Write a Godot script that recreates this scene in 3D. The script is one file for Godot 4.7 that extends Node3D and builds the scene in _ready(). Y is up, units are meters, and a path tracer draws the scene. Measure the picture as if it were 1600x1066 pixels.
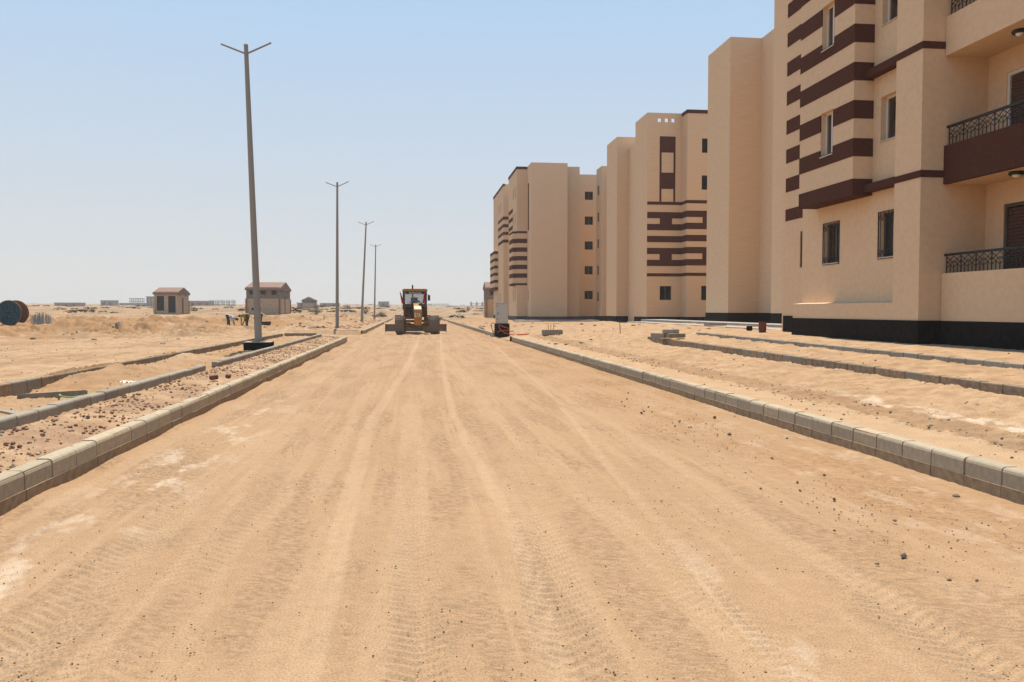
extends Node3D

# ------------------------------------------------------------------ helpers
const UP := Vector3.UP
var M := {}
var used := {}
var rng := RandomNumberGenerator.new()
var nz := FastNoiseLite.new()
var nzf := FastNoiseLite.new()

class MM:
	var v := PackedVector3Array()
	var n := PackedVector3Array()
	var c := PackedColorArray()
	var ix := PackedInt32Array()
	func quad(a: Vector3, b: Vector3, d: Vector3, e: Vector3, nn: Vector3) -> void:
		var k := v.size()
		v.append_array([a, b, d, e]); n.append_array([nn, nn, nn, nn])
		if (b - a).cross(d - a).dot(nn) > 0.0: ix.append_array([k, k + 2, k + 1, k, k + 3, k + 2])
		else: ix.append_array([k, k + 1, k + 2, k, k + 2, k + 3])
	func tri(a: Vector3, b: Vector3, d: Vector3, nn: Vector3) -> void:
		var k := v.size()
		v.append_array([a, b, d]); n.append_array([nn, nn, nn])
		if (b - a).cross(d - a).dot(nn) > 0.0: ix.append_array([k, k + 2, k + 1])
		else: ix.append_array([k, k + 1, k + 2])
	func box(p: Vector3, q: Vector3) -> void:
		var a := p.min(q); var b := p.max(q)
		quad(Vector3(a.x, a.y, a.z), Vector3(b.x, a.y, a.z), Vector3(b.x, b.y, a.z), Vector3(a.x, b.y, a.z), Vector3(0, 0, -1))
		quad(Vector3(a.x, a.y, b.z), Vector3(b.x, a.y, b.z), Vector3(b.x, b.y, b.z), Vector3(a.x, b.y, b.z), Vector3(0, 0, 1))
		quad(Vector3(a.x, a.y, a.z), Vector3(a.x, b.y, a.z), Vector3(a.x, b.y, b.z), Vector3(a.x, a.y, b.z), Vector3(-1, 0, 0))
		quad(Vector3(b.x, a.y, a.z), Vector3(b.x, b.y, a.z), Vector3(b.x, b.y, b.z), Vector3(b.x, a.y, b.z), Vector3(1, 0, 0))
		quad(Vector3(a.x, b.y, a.z), Vector3(b.x, b.y, a.z), Vector3(b.x, b.y, b.z), Vector3(a.x, b.y, b.z), Vector3(0, 1, 0))
		quad(Vector3(a.x, a.y, a.z), Vector3(b.x, a.y, a.z), Vector3(b.x, a.y, b.z), Vector3(a.x, a.y, b.z), Vector3(0, -1, 0))
	# box between two points with a square or flat section
	func bar(p: Vector3, q: Vector3, w: float, h: float, side := Vector3.ZERO) -> void:
		var d := (q - p).normalized()
		var s := side if side != Vector3.ZERO else (d.cross(Vector3.UP) if absf(d.y) < 0.95 else Vector3.RIGHT)
		s = (s - d * s.dot(d)).normalized()
		var t := d.cross(s).normalized()
		var s2 := s * w * 0.5; var t2 := t * h * 0.5
		var o := [-s2 - t2, s2 - t2, s2 + t2, -s2 + t2]
		for i in 4:
			var j := (i + 1) % 4
			quad(p + o[i], p + o[j], q + o[j], q + o[i], ((o[i] + o[j]) as Vector3).normalized())
		quad(p + o[0], p + o[1], p + o[2], p + o[3], -d)
		quad(q + o[0], q + o[1], q + o[2], q + o[3], d)
	# smooth tapered tube along points
	func tube(pts: Array, rad: Array, seg := 10, caps := true) -> void:
		var k := v.size()
		var ref := Vector3.ZERO
		for i in pts.size():
			var p: Vector3 = pts[i]
			var a: Vector3 = pts[maxi(i - 1, 0)]; var b: Vector3 = pts[mini(i + 1, pts.size() - 1)]
			var d := (b - a).normalized()
			if ref == Vector3.ZERO: ref = d.cross(Vector3.UP) if absf(d.y) < 0.9 else d.cross(Vector3.RIGHT)
			ref = (ref - d * ref.dot(d)).normalized()
			var t := d.cross(ref)
			for j in seg:
				var an := TAU * j / seg
				var nn := ref * cos(an) + t * sin(an)
				v.append(p + nn * float(rad[i])); n.append(nn)
		for i in pts.size() - 1:
			for j in seg:
				var a := k + i * seg + j; var b := k + i * seg + (j + 1) % seg
				ix.append_array([a, a + seg, b, b, a + seg, b + seg])
		if caps:
			for e in [0, pts.size() - 1]:
				var p: Vector3 = pts[e]
				var nn: Vector3 = ((pts[0] as Vector3) - (pts[1] as Vector3)).normalized() if e == 0 else ((pts[e] as Vector3) - (pts[e - 1] as Vector3)).normalized()
				for j in seg:
					tri(p, v[k + e * seg + j], v[k + e * seg + (j + 1) % seg], nn)
	# lathe: profile [r, h] round an axis through o
	func lathe(o: Vector3, axis: Vector3, prof: Array, seg := 24) -> void:
		var s := axis.cross(Vector3.UP) if absf(axis.y) < 0.9 else axis.cross(Vector3.RIGHT)
		s = s.normalized()
		var t := axis.cross(s).normalized()
		for i in prof.size() - 1:
			var r0: float = prof[i][0]; var h0: float = prof[i][1]; var r1: float = prof[i + 1][0]; var h1: float = prof[i + 1][1]
			var dn := Vector2(h1 - h0, -(r1 - r0)).normalized()
			for j in seg:
				var a0 := TAU * j / seg; var a1 := TAU * (j + 1) / seg
				var d0 := s * cos(a0) + t * sin(a0); var d1 := s * cos(a1) + t * sin(a1)
				var k := v.size()
				v.append_array([o + d0 * r0 + axis * h0, o + d1 * r0 + axis * h0, o + d1 * r1 + axis * h1, o + d0 * r1 + axis * h1])
				var n0 := d0 * dn.x + axis * dn.y; var n1 := d1 * dn.x + axis * dn.y
				n.append_array([n0, n1, n1, n0])
				if (v[k + 1] - v[k]).cross(v[k + 2] - v[k]).dot(n0 + n1) > 0.0 or (v[k + 2] - v[k]).cross(v[k + 3] - v[k]).dot(n0 + n1) > 0.0: ix.append_array([k, k + 2, k + 1, k, k + 3, k + 2])
				else: ix.append_array([k, k + 1, k + 2, k, k + 2, k + 3])
	func mesh() -> ArrayMesh:
		var a := []
		a.resize(Mesh.ARRAY_MAX)
		a[Mesh.ARRAY_VERTEX] = v; a[Mesh.ARRAY_NORMAL] = n; a[Mesh.ARRAY_INDEX] = ix
		if c.size() == v.size() and c.size() > 0: a[Mesh.ARRAY_COLOR] = c
		var uv := PackedVector2Array(); uv.resize(v.size())
		for i in v.size(): uv[i] = Vector2(v[i].x, v[i].z)
		a[Mesh.ARRAY_TEX_UV] = uv
		var m := ArrayMesh.new()
		m.add_surface_from_arrays(Mesh.PRIMITIVE_TRIANGLES, a)
		return m

func numbered(called: String) -> String:
	if not used.has(called):
		used[called] = 0
		return called
	used[called] += 1
	return "%s_%03d" % [called, used[called]]

func add_mesh(called: String, mesh: Mesh, m: Material, parent: Node) -> MeshInstance3D:
	var o := MeshInstance3D.new()
	o.mesh = mesh
	o.material_override = m
	o.name = numbered(called) if parent == self else called
	parent.add_child(o, true)
	return o

func put(called: String, mm: MM, m: Material, parent: Node) -> MeshInstance3D:
	return add_mesh(called, mm.mesh(), m, parent)

func tag(o: Node, label: String, category: String, group := "") -> void:
	o.set_meta("label", label); o.set_meta("category", category)
	if group != "": o.set_meta("group", group)

func thing(called: String, label: String, category: String, at := Vector3.ZERO, turn := 0.0, group := "") -> Node3D:
	var o := Node3D.new()
	o.name = numbered(called)
	add_child(o)
	o.position = at; o.rotation.y = turn
	tag(o, label, category, group)
	return o

func structure(o: Node) -> void:
	o.set_meta("kind", "structure")

func stuff(o: Node) -> void:
	o.set_meta("kind", "stuff")

func lin(r: float, g: float, b: float) -> Color:
	return Color(r, g, b).linear_to_srgb()

func noise(sd: int, freq: float, oct := 3) -> FastNoiseLite:
	var f := FastNoiseLite.new()
	f.seed = sd; f.frequency = freq; f.fractal_octaves = oct
	f.noise_type = FastNoiseLite.TYPE_SIMPLEX_SMOOTH
	return f

# grey multiplier texture lo..hi from two layers of noise
func tex(sd: int, freq: float, lo: float, hi: float, speck := 0.0, size := 512, gain := 0.5) -> ImageTexture:
	var na := noise(sd, freq, 6)
	na.fractal_gain = gain
	var a := na.get_seamless_image(size, size).get_data()
	var b := noise(sd + 7, freq * 9.0, 2).get_seamless_image(size, size).get_data()
	var out := PackedByteArray(); out.resize(size * size)
	for i in size * size:
		var t := (float(a[i]) * 0.62 + float(b[i]) * 0.38) / 255.0
		var q := lo + (hi - lo) * t
		if speck > 0.0:
			var s := float(b[i]) / 255.0
			if s > 0.80: q -= speck * (s - 0.80) * 4.0
		out[i] = clampi(int(q * 255.0), 0, 255)
	var img := Image.create_from_data(size, size, false, Image.FORMAT_L8, out)
	img.generate_mipmaps()
	return ImageTexture.create_from_image(img)

func mat(col: Color, rough := 0.9, t: Texture2D = null, scale := 1.0, bump: Texture2D = null, bump_cm := 0.3, metal := 0.0) -> StandardMaterial3D:
	var m := StandardMaterial3D.new()
	m.albedo_color = col; m.roughness = rough; m.metallic = metal
	m.metallic_specular = 0.3 if rough < 0.7 else 0.12
	if t: m.albedo_texture = t
	if bump:
		m.heightmap_enabled = true; m.heightmap_texture = bump; m.heightmap_scale = bump_cm
	if t or bump:
		m.uv1_triplanar = true; m.uv1_world_triplanar = true
		m.uv1_scale = Vector3.ONE * scale
	return m

func ground_mat(t: Texture2D, bump: Texture2D, scale: float, bump_cm: float) -> StandardMaterial3D:
	var m := StandardMaterial3D.new()
	m.vertex_color_use_as_albedo = true
	m.albedo_texture = t; m.roughness = 0.96; m.metallic_specular = 0.15
	m.uv1_scale = Vector3(scale, scale, 1)
	m.heightmap_enabled = true; m.heightmap_texture = bump; m.heightmap_scale = bump_cm
	return m

func ss(a: float, b: float, x: float) -> float:
	return smoothstep(a, b, x)

# ------------------------------------------------------------------ ground shape
const LK := -3.35   # face of the left road kerb
const RK := 5.2     # face of the right road kerb
var left_table := [0.0, 0.47, 40.0, 0.43, 70.0, 0.32, 95.0, 0.62, 118.0, 1.02, 160.0, 1.5, 240.0, 2.15, 400.0, 3.0, 600.0, 4.3, 1000.0, 7.6, 2000.0, 14.2, 6000.0, 38.0]
var right_table := [0.0, 0.6, 60.0, 0.6, 90.0, 0.45, 130.0, 0.5, 200.0, 1.25, 400.0, 2.9, 600.0, 3.9, 1000.0, 6.0, 2000.0, 11.0, 6000.0, 30.0]
var heaps := [
	# x, z, rx, rz, height
	[-5.95, -18.4, 0.75, 2.2, 0.24], [-6.2, -16.6, 0.5, 1.2, 0.12], [-6.0, -23.3, 0.75, 2.0, 0.20], [-5.6, -26.6, 0.7, 1.6, 0.12], [-5.3, -19.6, 0.6, 1.6, 0.10],
	[-19.5, -50.0, 3.2, 1.8, 0.45], [-22.0, -46.5, 2.6, 1.2, 0.12], [-15.2, -44.9, 0.9, 0.7, 0.25], [-17.2, -45.6, 0.8, 0.6, 0.18], [-25.0, -58.0, 5.0, 2.0, 0.08], [-17.5, -57.0, 3.0, 1.6, 0.25], [-20.0, -43.0, 3.0, 1.0, 0.12], 
	[-19.0, -64.0, 6.0, 3.0, 0.38], [-10.5, -74.0, 3.0, 3.0, 0.6], [-8.0, -66.0, 1.6, 2.0, 0.35], [-6.9, -80.0, 1.8, 4.0, 0.7], [-6.3, -92.0, 1.6, 5.0, 0.6], [-16.0, -85.0, 7.0, 3.0, 0.4],
	[-5.4, -58.8, 0.9, 0.8, 0.10], [-8.8, -60.5, 1.4, 1.2, 0.2], [-34.0, -80.0, 8.0, 3.0, 0.3],
	[9.0, -34.0, 1.6, 2.4, 0.12], [8.2, -30.4, 0.8, 0.9, 0.16], [11.5, -38.5, 2.2, 2.5, 0.15], [8.4, -44.0, 1.3, 1.6, 0.2], [10.5, -49.0, 2.5, 2.0, 0.18],
	[7.4, -20.0, 0.8, 3.0, 0.05], [8.0, -23.5, 0.8, 1.8, 0.10], [8.1, -15.5, 0.6, 1.2, 0.06], [8.2, -11.8, 0.6, 1.1, 0.05],
	[6.2, -62.0, 1.5, 3.0, 0.15], [7.5, -84.0, 2.0, 5.0, 0.3], [-2.5, -175.0, 8.0, 6.0, 0.5]]

func table(t: Array, d: float) -> float:
	for i in range(2, t.size(), 2):
		if d < t[i]:
			return lerpf(t[i - 1], t[i + 1], (d - t[i - 2]) / (t[i] - t[i - 2]))
	return t[t.size() - 1]

func slope_right(z: float) -> float:     # the terraces rise gently away from the camera
	return clampf((-z - 11.0) * 0.0068, -0.06, 0.2)

func gh(x: float, z: float) -> float:
	var d := sqrt(x * x + z * z)
	var side := ss(-0.03, 0.05, x / maxf(d, 1.0))
	var far := lerpf(table(left_table, d), table(right_table, d), side)
	if d > 150.0:
		far += nz.get_noise_2d(x * 0.35, z * 0.35) * 0.004 * minf(d, 900.0) * 0.55
	var h := far
	if z > -44.4:
		if x < LK:
			if x > -4.5: h = lerpf(0.285, 0.36, clampf((-3.45 - x) / 0.6, 0, 1))
			elif x > -6.62: h = 0.27 + 0.06 * ss(-22.0, -34.0, z) + 0.05 * ss(-5.2, -4.7, x)
			else: h = far
		elif x > RK:
			var s := slope_right(z)
			if x < 8.98: h = 0.285 + 0.13 * ss(5.9, 8.8, x) + s * 0.4 * ss(5.6, 8.0, x)
			elif x < 10.52: h = lerpf(0.54, 0.655, (x - 8.98) / 1.5) + s
			else: h = lerpf(0.745, 0.86, clampf((x - 10.5) / 1.2, 0, 1)) + s * 0.8
			if z < -29.0:
				var e := 0.285 + 0.135 * ss(5.5, 7.2, x) + 0.45 * ss(7.0, 12.0, x)
				h = lerpf(h, e, ss(-29.0, -32.0, z))
		else: h = 0.0
	elif x < LK:
		h = lerpf(0.0, far, ss(0.0, 9.0, LK - x))
		if z < -57.0: h = maxf(h, lerpf(0.27, far, ss(0.0, 6.0, LK - x)))
	elif x > RK:
		h = lerpf(0.03, far, ss(0.0, 4.5, x - RK))
		if z < -50.3: h = maxf(h, 0.27)
		if z > -56.0: h = lerpf(h, 0.42 + 0.45 * ss(7.0, 12.0, x), ss(5.4, 7.5, x) * ss(-56.0, -48.0, z))
	else:
		h = lerpf(0.0, far, ss(150.0, 240.0, -z))
	if x < -8.0 and z < -36.0 and z > -100.0:
		var hm := (1.0 - 0.9 * ss(-19.5, -23.0, x) * ss(-75.0, -70.0, z)) * ss(-8.0, -12.0, x) * ss(-36.0, -44.0, z) * ss(-100.0, -80.0, z)
		hm *= 1.0 - exp(-pow((x + 13.2) / 3.2, 2.0) - pow((z + 63.0) / 9.0, 2.0)) * 0.95
		var rn := nzf.get_noise_2d(x * 0.26, z * 0.36)
		h += hm * (1.05 * maxf(0.0, rn - 0.04) - 0.2 * maxf(0.0, -rn) + 0.16 * nzf.get_noise_2d(x * 0.9 + 40.0, z * 1.3) + 0.2 * nzf.get_noise_2d(x * 2.6, z * 2.6 + 9.0))
	for q in heaps:
		var ux: float = (x - q[0]) / q[2]; var uz: float = (z - q[1]) / q[3]
		var r := ux * ux + uz * uz
		if r < 4.0: h += q[4] * exp(-r * 1.3) * (1.0 + 0.5 * nz.get_noise_2d(x * 9.0, z * 9.0))
	return h

func rows(start: float, stop: float, k: float, least: float) -> PackedFloat32Array:
	var out := PackedFloat32Array()
	var z := start
	while z > stop:
		out.append(z)
		z -= maxf(least, absf(z) * k)
	out.append(stop)
	return out

func cols(list: Array) -> PackedFloat32Array:      # [[from, to, step], ...]
	var out := PackedFloat32Array()
	for q in list:
		var n := maxi(1, int(round((q[1] - q[0]) / q[2])))
		for i in n: out.append(lerpf(q[0], q[1], float(i) / n))
	out.append(list[-1][1])
	return out

func sheet(xs: PackedFloat32Array, zs: PackedFloat32Array, hs: PackedFloat32Array, cs: PackedColorArray) -> ArrayMesh:
	var w := xs.size(); var hn := zs.size()
	var v := PackedVector3Array(); var n := PackedVector3Array(); var uv := PackedVector2Array(); var ix := PackedInt32Array()
	v.resize(w * hn); n.resize(w * hn); uv.resize(w * hn)
	for j in hn:
		var j0 := maxi(j - 1, 0); var j1 := mini(j + 1, hn - 1)
		for i in w:
			var k := j * w + i
			var i0 := maxi(i - 1, 0); var i1 := mini(i + 1, w - 1)
			v[k] = Vector3(xs[i], hs[k], zs[j])
			uv[k] = Vector2(xs[i], zs[j])
			n[k] = Vector3(-(hs[j * w + i1] - hs[j * w + i0]) / (xs[i1] - xs[i0]), 1.0, -(hs[j1 * w + i] - hs[j0 * w + i]) / (zs[j1] - zs[j0])).normalized()
	ix.resize((w - 1) * (hn - 1) * 6)
	var p := 0
	for j in hn - 1:
		for i in w - 1:
			var k := j * w + i
			ix[p] = k; ix[p + 1] = k + w; ix[p + 2] = k + 1
			ix[p + 3] = k + 1; ix[p + 4] = k + w; ix[p + 5] = k + w + 1
			p += 6
	var a := []
	a.resize(Mesh.ARRAY_MAX)
	a[Mesh.ARRAY_VERTEX] = v; a[Mesh.ARRAY_NORMAL] = n; a[Mesh.ARRAY_TEX_UV] = uv; a[Mesh.ARRAY_INDEX] = ix; a[Mesh.ARRAY_COLOR] = cs
	var m := ArrayMesh.new()
	m.add_surface_from_arrays(Mesh.PRIMITIVE_TRIANGLES, a)
	return m

# base colours of the earths (linear)
const SAND := Color(0.380, 0.241, 0.138)
const DUST := Color(0.458, 0.308, 0.187)
const GRAV := Color(0.262, 0.168, 0.098)
const OCHRE := Color(0.335, 0.188, 0.092)
const PALE := Color(0.58, 0.46, 0.345)
const CLAY := Color(0.28, 0.168, 0.108)

# wheel tracks on the road: [z, x ...], half width, dust, depth, lug height, lug pitch, chevron
var tracks := [
	[[-60, 0.6, -39.7, 0.21, -23.1, -0.2, -16.3, -0.48, -13.4, -0.6, -10.8, -0.62, -8.7, -0.59, -7.0, -0.54, -5.6, -0.53, -3.8, -0.52, 0, -0.5], 0.10, 0.58, 0.012, 0.0, 0.1, 0.0],
	[[-60, 2.1, -36.9, 1.3, -21.2, 0.83, -14.0, 0.67, -11.0, 0.69, -9.0, 0.74, -7.3, 0.78, -5.2, 0.75, 0, 0.6], 0.075, 0.58, 0.012, 0.0015, 0.09, 0.5],
	[[-45, 2.4, -24.1, 1.71, -14.0, 1.32, -9.2, 1.12, -6.8, 0.99, -5.2, 0.87, 0, 0.5], 0.21, 0.22, 0.006, 0.006, 0.105, 0.9],
	[[-45, 4.2, -34.8, 3.72, -15.3, 2.71, -9.3, 2.16, -6.1, 1.93, -4.0, 1.75, 0, 1.4], 0.055, 0.51, 0.010, 0.004, 0.09, 0.0],
	[[-60, -2.1, -36.6, -1.81, -17.7, -1.39, -11.4, -1.41, -7.1, -1.41, -4.4, -1.46, 0, -1.5], 0.20, 0.15, 0.006, 0.004, 0.11, -0.8],
	[[-40, 0.1, -14, 0.0, -6.9, -0.02, -5.3, 0.02, -3.7, 0.03, 0, 0.05], 0.17, 0.18, 0.005, 0.0055, 0.085, 0.6],
	[[-60, 1.5, -29.0, 1.27, -14.0, 1.26, -7.8, 1.57, -4.2, 1.72, 0, 2.0], 0.16, 0.3, 0.008, 0.004, 0.1, -0.9],
	[[-60, -2.9, -20.0, -2.3, -10.0, -2.05, -5.0, -1.95, 0, -1.9], 0.22, 0.3, 0.012, 0.006, 0.10, 0.9],
	[[-60, 4.1, -30.0, 3.4, -15.0, 3.0, -8.0, 2.75, -4.0, 2.7, 0, 2.7], 0.19, 0.25, 0.010, 0.005, 0.095, 0.7]]

func track_x(t: Array, z: float) -> float:
	var p: Array = t[0]
	for i in range(2, p.size(), 2):
		if z < p[i]:
			return lerpf(p[i - 1], p[i + 1], clampf((z - p[i - 2]) / (p[i] - p[i - 2]), 0.0, 1.0))
	return p[p.size() - 1]

func build_road() -> void:
	var xs := cols([[LK - 0.03, RK + 0.03, 0.03]])
	var zs := rows(0.6, -178.0, 0.0042, 0.016)
	var w := xs.size()
	var hs := PackedFloat32Array(); var cs := PackedColorArray()
	hs.resize(w * zs.size()); cs.resize(w * zs.size())
	var crumb := noise(31, 5.5, 3)
	var patch := noise(32, 0.55, 3)
	var streak := noise(33, 0.8, 4)
	var broad := noise(34, 0.35, 2)
	for j in zs.size():
		var z := zs[j]
		var tx := PackedFloat32Array()
		for t in tracks: tx.append(track_x(t, z) + 0.03 * nz.get_noise_2d(z * 3.0, 40.0 * tx.size()))
		var dist := absf(z)
		var lug_fade := 1.0 - ss(9.0, 17.0, dist)
		var crumb_fade := 1.0 - 0.7 * ss(8.0, 40.0, dist)
		var grader := ss(-54.0, -58.0, z)
		for i in w:
			var x := xs[i]
			var k := j * w + i
			var pa := patch.get_noise_2d(x * 1.3, z * 0.55)
			var st := streak.get_noise_2d(x * 2.6, z * 0.16)
			var b := broad.get_noise_2d(x, z)
			var h := b * 0.014 + st * 0.003
			var tr := nzf.get_noise_2d(x * 4.2 + 17.0, z * 7.5)
			# loose earth along the kerbs, rougher on the right
			var edge_r := ss(3.1, 4.2, x + 0.5 * pa)
			var edge_l := ss(-2.75, -3.25, x + 0.2 * pa)
			var rough := 0.25 + 0.55 * edge_r + 0.25 * edge_l + 0.55 * maxf(0.0, pa)
			h += 0.03 * ss(RK - 0.7, RK, x) + 0.035 * ss(LK + 0.5, LK, x) * (1.0 + b)
			var col := SAND
			var st2 := streak.get_noise_2d(x * 11.0 + 60.0, z * 0.10)
			var gv := ss(0.0, 0.14, st * 0.45 + 0.10 * st2 + pa * 0.55 - 0.03)
			col = col.lerp(GRAV, 0.10 + 0.26 * gv)
			col = col.lerp(DUST, 0.26 * ss(0.06, 0.14, -st * 0.6 - 0.3 * st2))
			col = col.lerp(OCHRE, edge_r * 0.45 * (0.6 + pa))
			var smooth := 0.0
			for q in tracks.size():
				var t: Array = tracks[q]
				var dx := x - tx[q]
				var hw: float = t[1]
				if absf(dx) > hw * 1.8: continue
				var inn := 1.0 - ss(hw * 0.85, hw * 1.08, absf(dx) + 0.02 * tr)
				var on := clampf((0.95 if float(t[2]) > 0.5 else 0.75) + (0.45 if float(t[2]) > 0.5 else 1.1) * patch.get_noise_2d(x * 0.4 + 31.0 * q, z * 0.7), 0.0, 1.0)
				h -= float(t[3]) * inn * on
				h += float(t[3]) * 0.7 * exp(-pow((absf(dx) - hw * 1.3) / (hw * 0.25), 2.0)) * on
				if lug_fade > 0.0 and float(t[4]) > 0.0:
					var ph := sin(TAU * (z + absf(dx) * float(t[6]) + 0.03 * pa) / float(t[5]))
					h += 1.35 * float(t[4]) * clampf(ph * 1.8, -1.0, 1.0) * inn * on * lug_fade
				smooth = maxf(smooth, inn * on * 0.7)
				col = col.lerp(DUST, float(t[2]) * inn * on * (0.85 + 0.5 * st2))
			# pale lime dust lying beside the left kerb and in a few spots
			var lime := crumb.get_noise_2d(x * 0.32, z * 0.14) + 0.35 * crumb.get_noise_2d(x * 1.7, z * 0.8)
			var zone := exp(-pow((x + 2.5) / 0.42, 2.0)) * ss(-22.0, -9.0, z) + 0.55 * exp(-pow((x - 1.85) / 0.3, 2.0)) * ss(-7.0, -4.0, z)
			col = col.lerp(PALE, clampf((lime - 0.14) * 1.7, 0.0, 0.6) * zone)
			col = col.lerp(PALE, 0.22 * edge_r * ss(0.15, 0.45, lime) * ss(-20.0, -8.0, z))
			var grain_h := rng.randf() - 0.5
			var cr := crumb.get_noise_2d(x * 1.0, z * 1.0)
			h += grain_h * 0.003 * rough * (1.0 - smooth) + cr * 0.009 * rough * (1.0 - smooth) * crumb_fade
			h += 0.007 * rough * (1.0 - smooth) * ss(0.25, 0.5, nzf.get_noise_2d(x * 2.0, z * 2.0)) * crumb_fade
			h += (0.0012 * tr - 0.006 * ss(0.36, 0.43, tr)) * (0.25 + 1.3 * maxf(0.0, -pa)) * (1.0 - smooth) * (1.0 - ss(14.0, 26.0, dist))
			# windrow the grader leaves across the junction
			if z < -43.5 and z > -58.0: h += 0.03 * sin(z * 1.9 + x * 0.5 + 2.0 * pa) * ss(-43.5, -46.0, z)
			if z < -150.0: h += gh(x, z)
			hs[k] = h
			var grain := rng.randf() - 0.5
			cs[k] = col * (1.0 + 0.07 * cr + 0.03 * b + grain * (0.10 + 0.28 * gv * (1.0 - smooth)))
	var o := add_mesh("road", sheet(xs, zs, hs, cs), M.road, self)
	structure(o)

func earth_color(x: float, z: float) -> Color:
	var a := nz.get_noise_2d(x * 2.2, z * 2.2); var b := nzf.get_noise_2d(x * 0.5, z * 0.5); var c := nzf.get_noise_2d(x * 2.0 + 90.0, z * 2.0)
	var col := SAND.lerp(OCHRE, clampf(0.25 + a * 0.9 + 0.35 * ss(-38.0, -46.0, z) * ss(-9.0, -13.0, x) * ss(-75.0, -66.0, z), 0.0, 0.9))
	col = col.lerp(DUST, clampf(b * 1.3, 0.0, 0.7))
	if x < -8.0 and z < -36.0 and z > -100.0:
		col = col.lerp(OCHRE, 0.85 * ss(0.03, 0.14, nzf.get_noise_2d(x * 0.26, z * 0.36)) * ss(-36.0, -44.0, z))
	if z > -44.4 and x < LK and x > -4.55:
		col = SAND.lerp(DUST, clampf(0.3 + c, 0.0, 0.8)).lerp(CLAY, clampf(-b * 1.2 + 0.25, 0.0, 0.55))
	elif x < -6.6 and x > -16.0 and z > -60.0:
		var lane := nzf.get_noise_2d(x * 2.4 + 5.0, z * 0.07)
		col = col.lerp(DUST, (0.35 + 0.5 * c) * ss(-16.0, -11.0, x)).lerp(GRAV, clampf(a * 0.6 + 0.45 * ss(0.0, 0.25, lane), 0.0, 0.6))
	elif x > RK and x < 6.1 and z > -43.5:
		col = col.lerp(DUST, 0.75)
	elif x > 6.0 and x < 6.75 and z > -43.5:
		col = col.lerp(GRAV, clampf(0.35 + c, 0.0, 0.75))
	elif x > RK and z > -60.0:
		col = SAND.lerp(DUST, clampf(0.35 + 0.8 * c, 0.0, 0.8)).lerp(GRAV, clampf(a * 0.7 - 0.1, 0.0, 0.4))
		# streak of spilled lime
		var s := absf(x - 6.95 - 0.1 * a)
		col = col.lerp(PALE, (1.0 - ss(0.08, 0.22, s)) * ss(-0.25, 0.2, c) * ss(-13.5, -11.5, z) * 0.8)
	return col * (1.0 + 0.12 * c)

func build_verge(called: String, xs: PackedFloat32Array, zs: PackedFloat32Array) -> void:
	var w := xs.size()
	var hs := PackedFloat32Array(); var cs := PackedColorArray()
	hs.resize(w * zs.size()); cs.resize(w * zs.size())
	for j in zs.size():
		var z := zs[j]
		for i in w:
			var x := xs[i]
			var k := j * w + i
			var a := nzf.get_noise_2d(x, z); var b := nzf.get_noise_2d(x * 5.0 + 50.0, z * 5.0)
			var amp := 1.0
			if x < -6.6: amp = 1.9 + 3.6 * ss(-36.0, -48.0, z) * ss(-8.0, -13.0, x)
			elif x > 6.0: amp = 2.1
			elif x < -4.6: amp = 1.9
			if x > RK and x < 6.0: amp = 0.35
			if x > 11.0 and z > -30.0: amp = 0.5
			var fr := 1.0 - ss(15.0, 30.0, -z)
			hs[k] = gh(x, z) + (a * 0.020 + b * 0.021) * amp + 0.018 * nzf.get_noise_2d(x * 13.0, z * 13.0) * fr * minf(amp, 1.3)
			cs[k] = earth_color(x, z)
	structure(add_mesh(called, sheet(xs, zs, hs, cs), M.earth, self))

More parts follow.
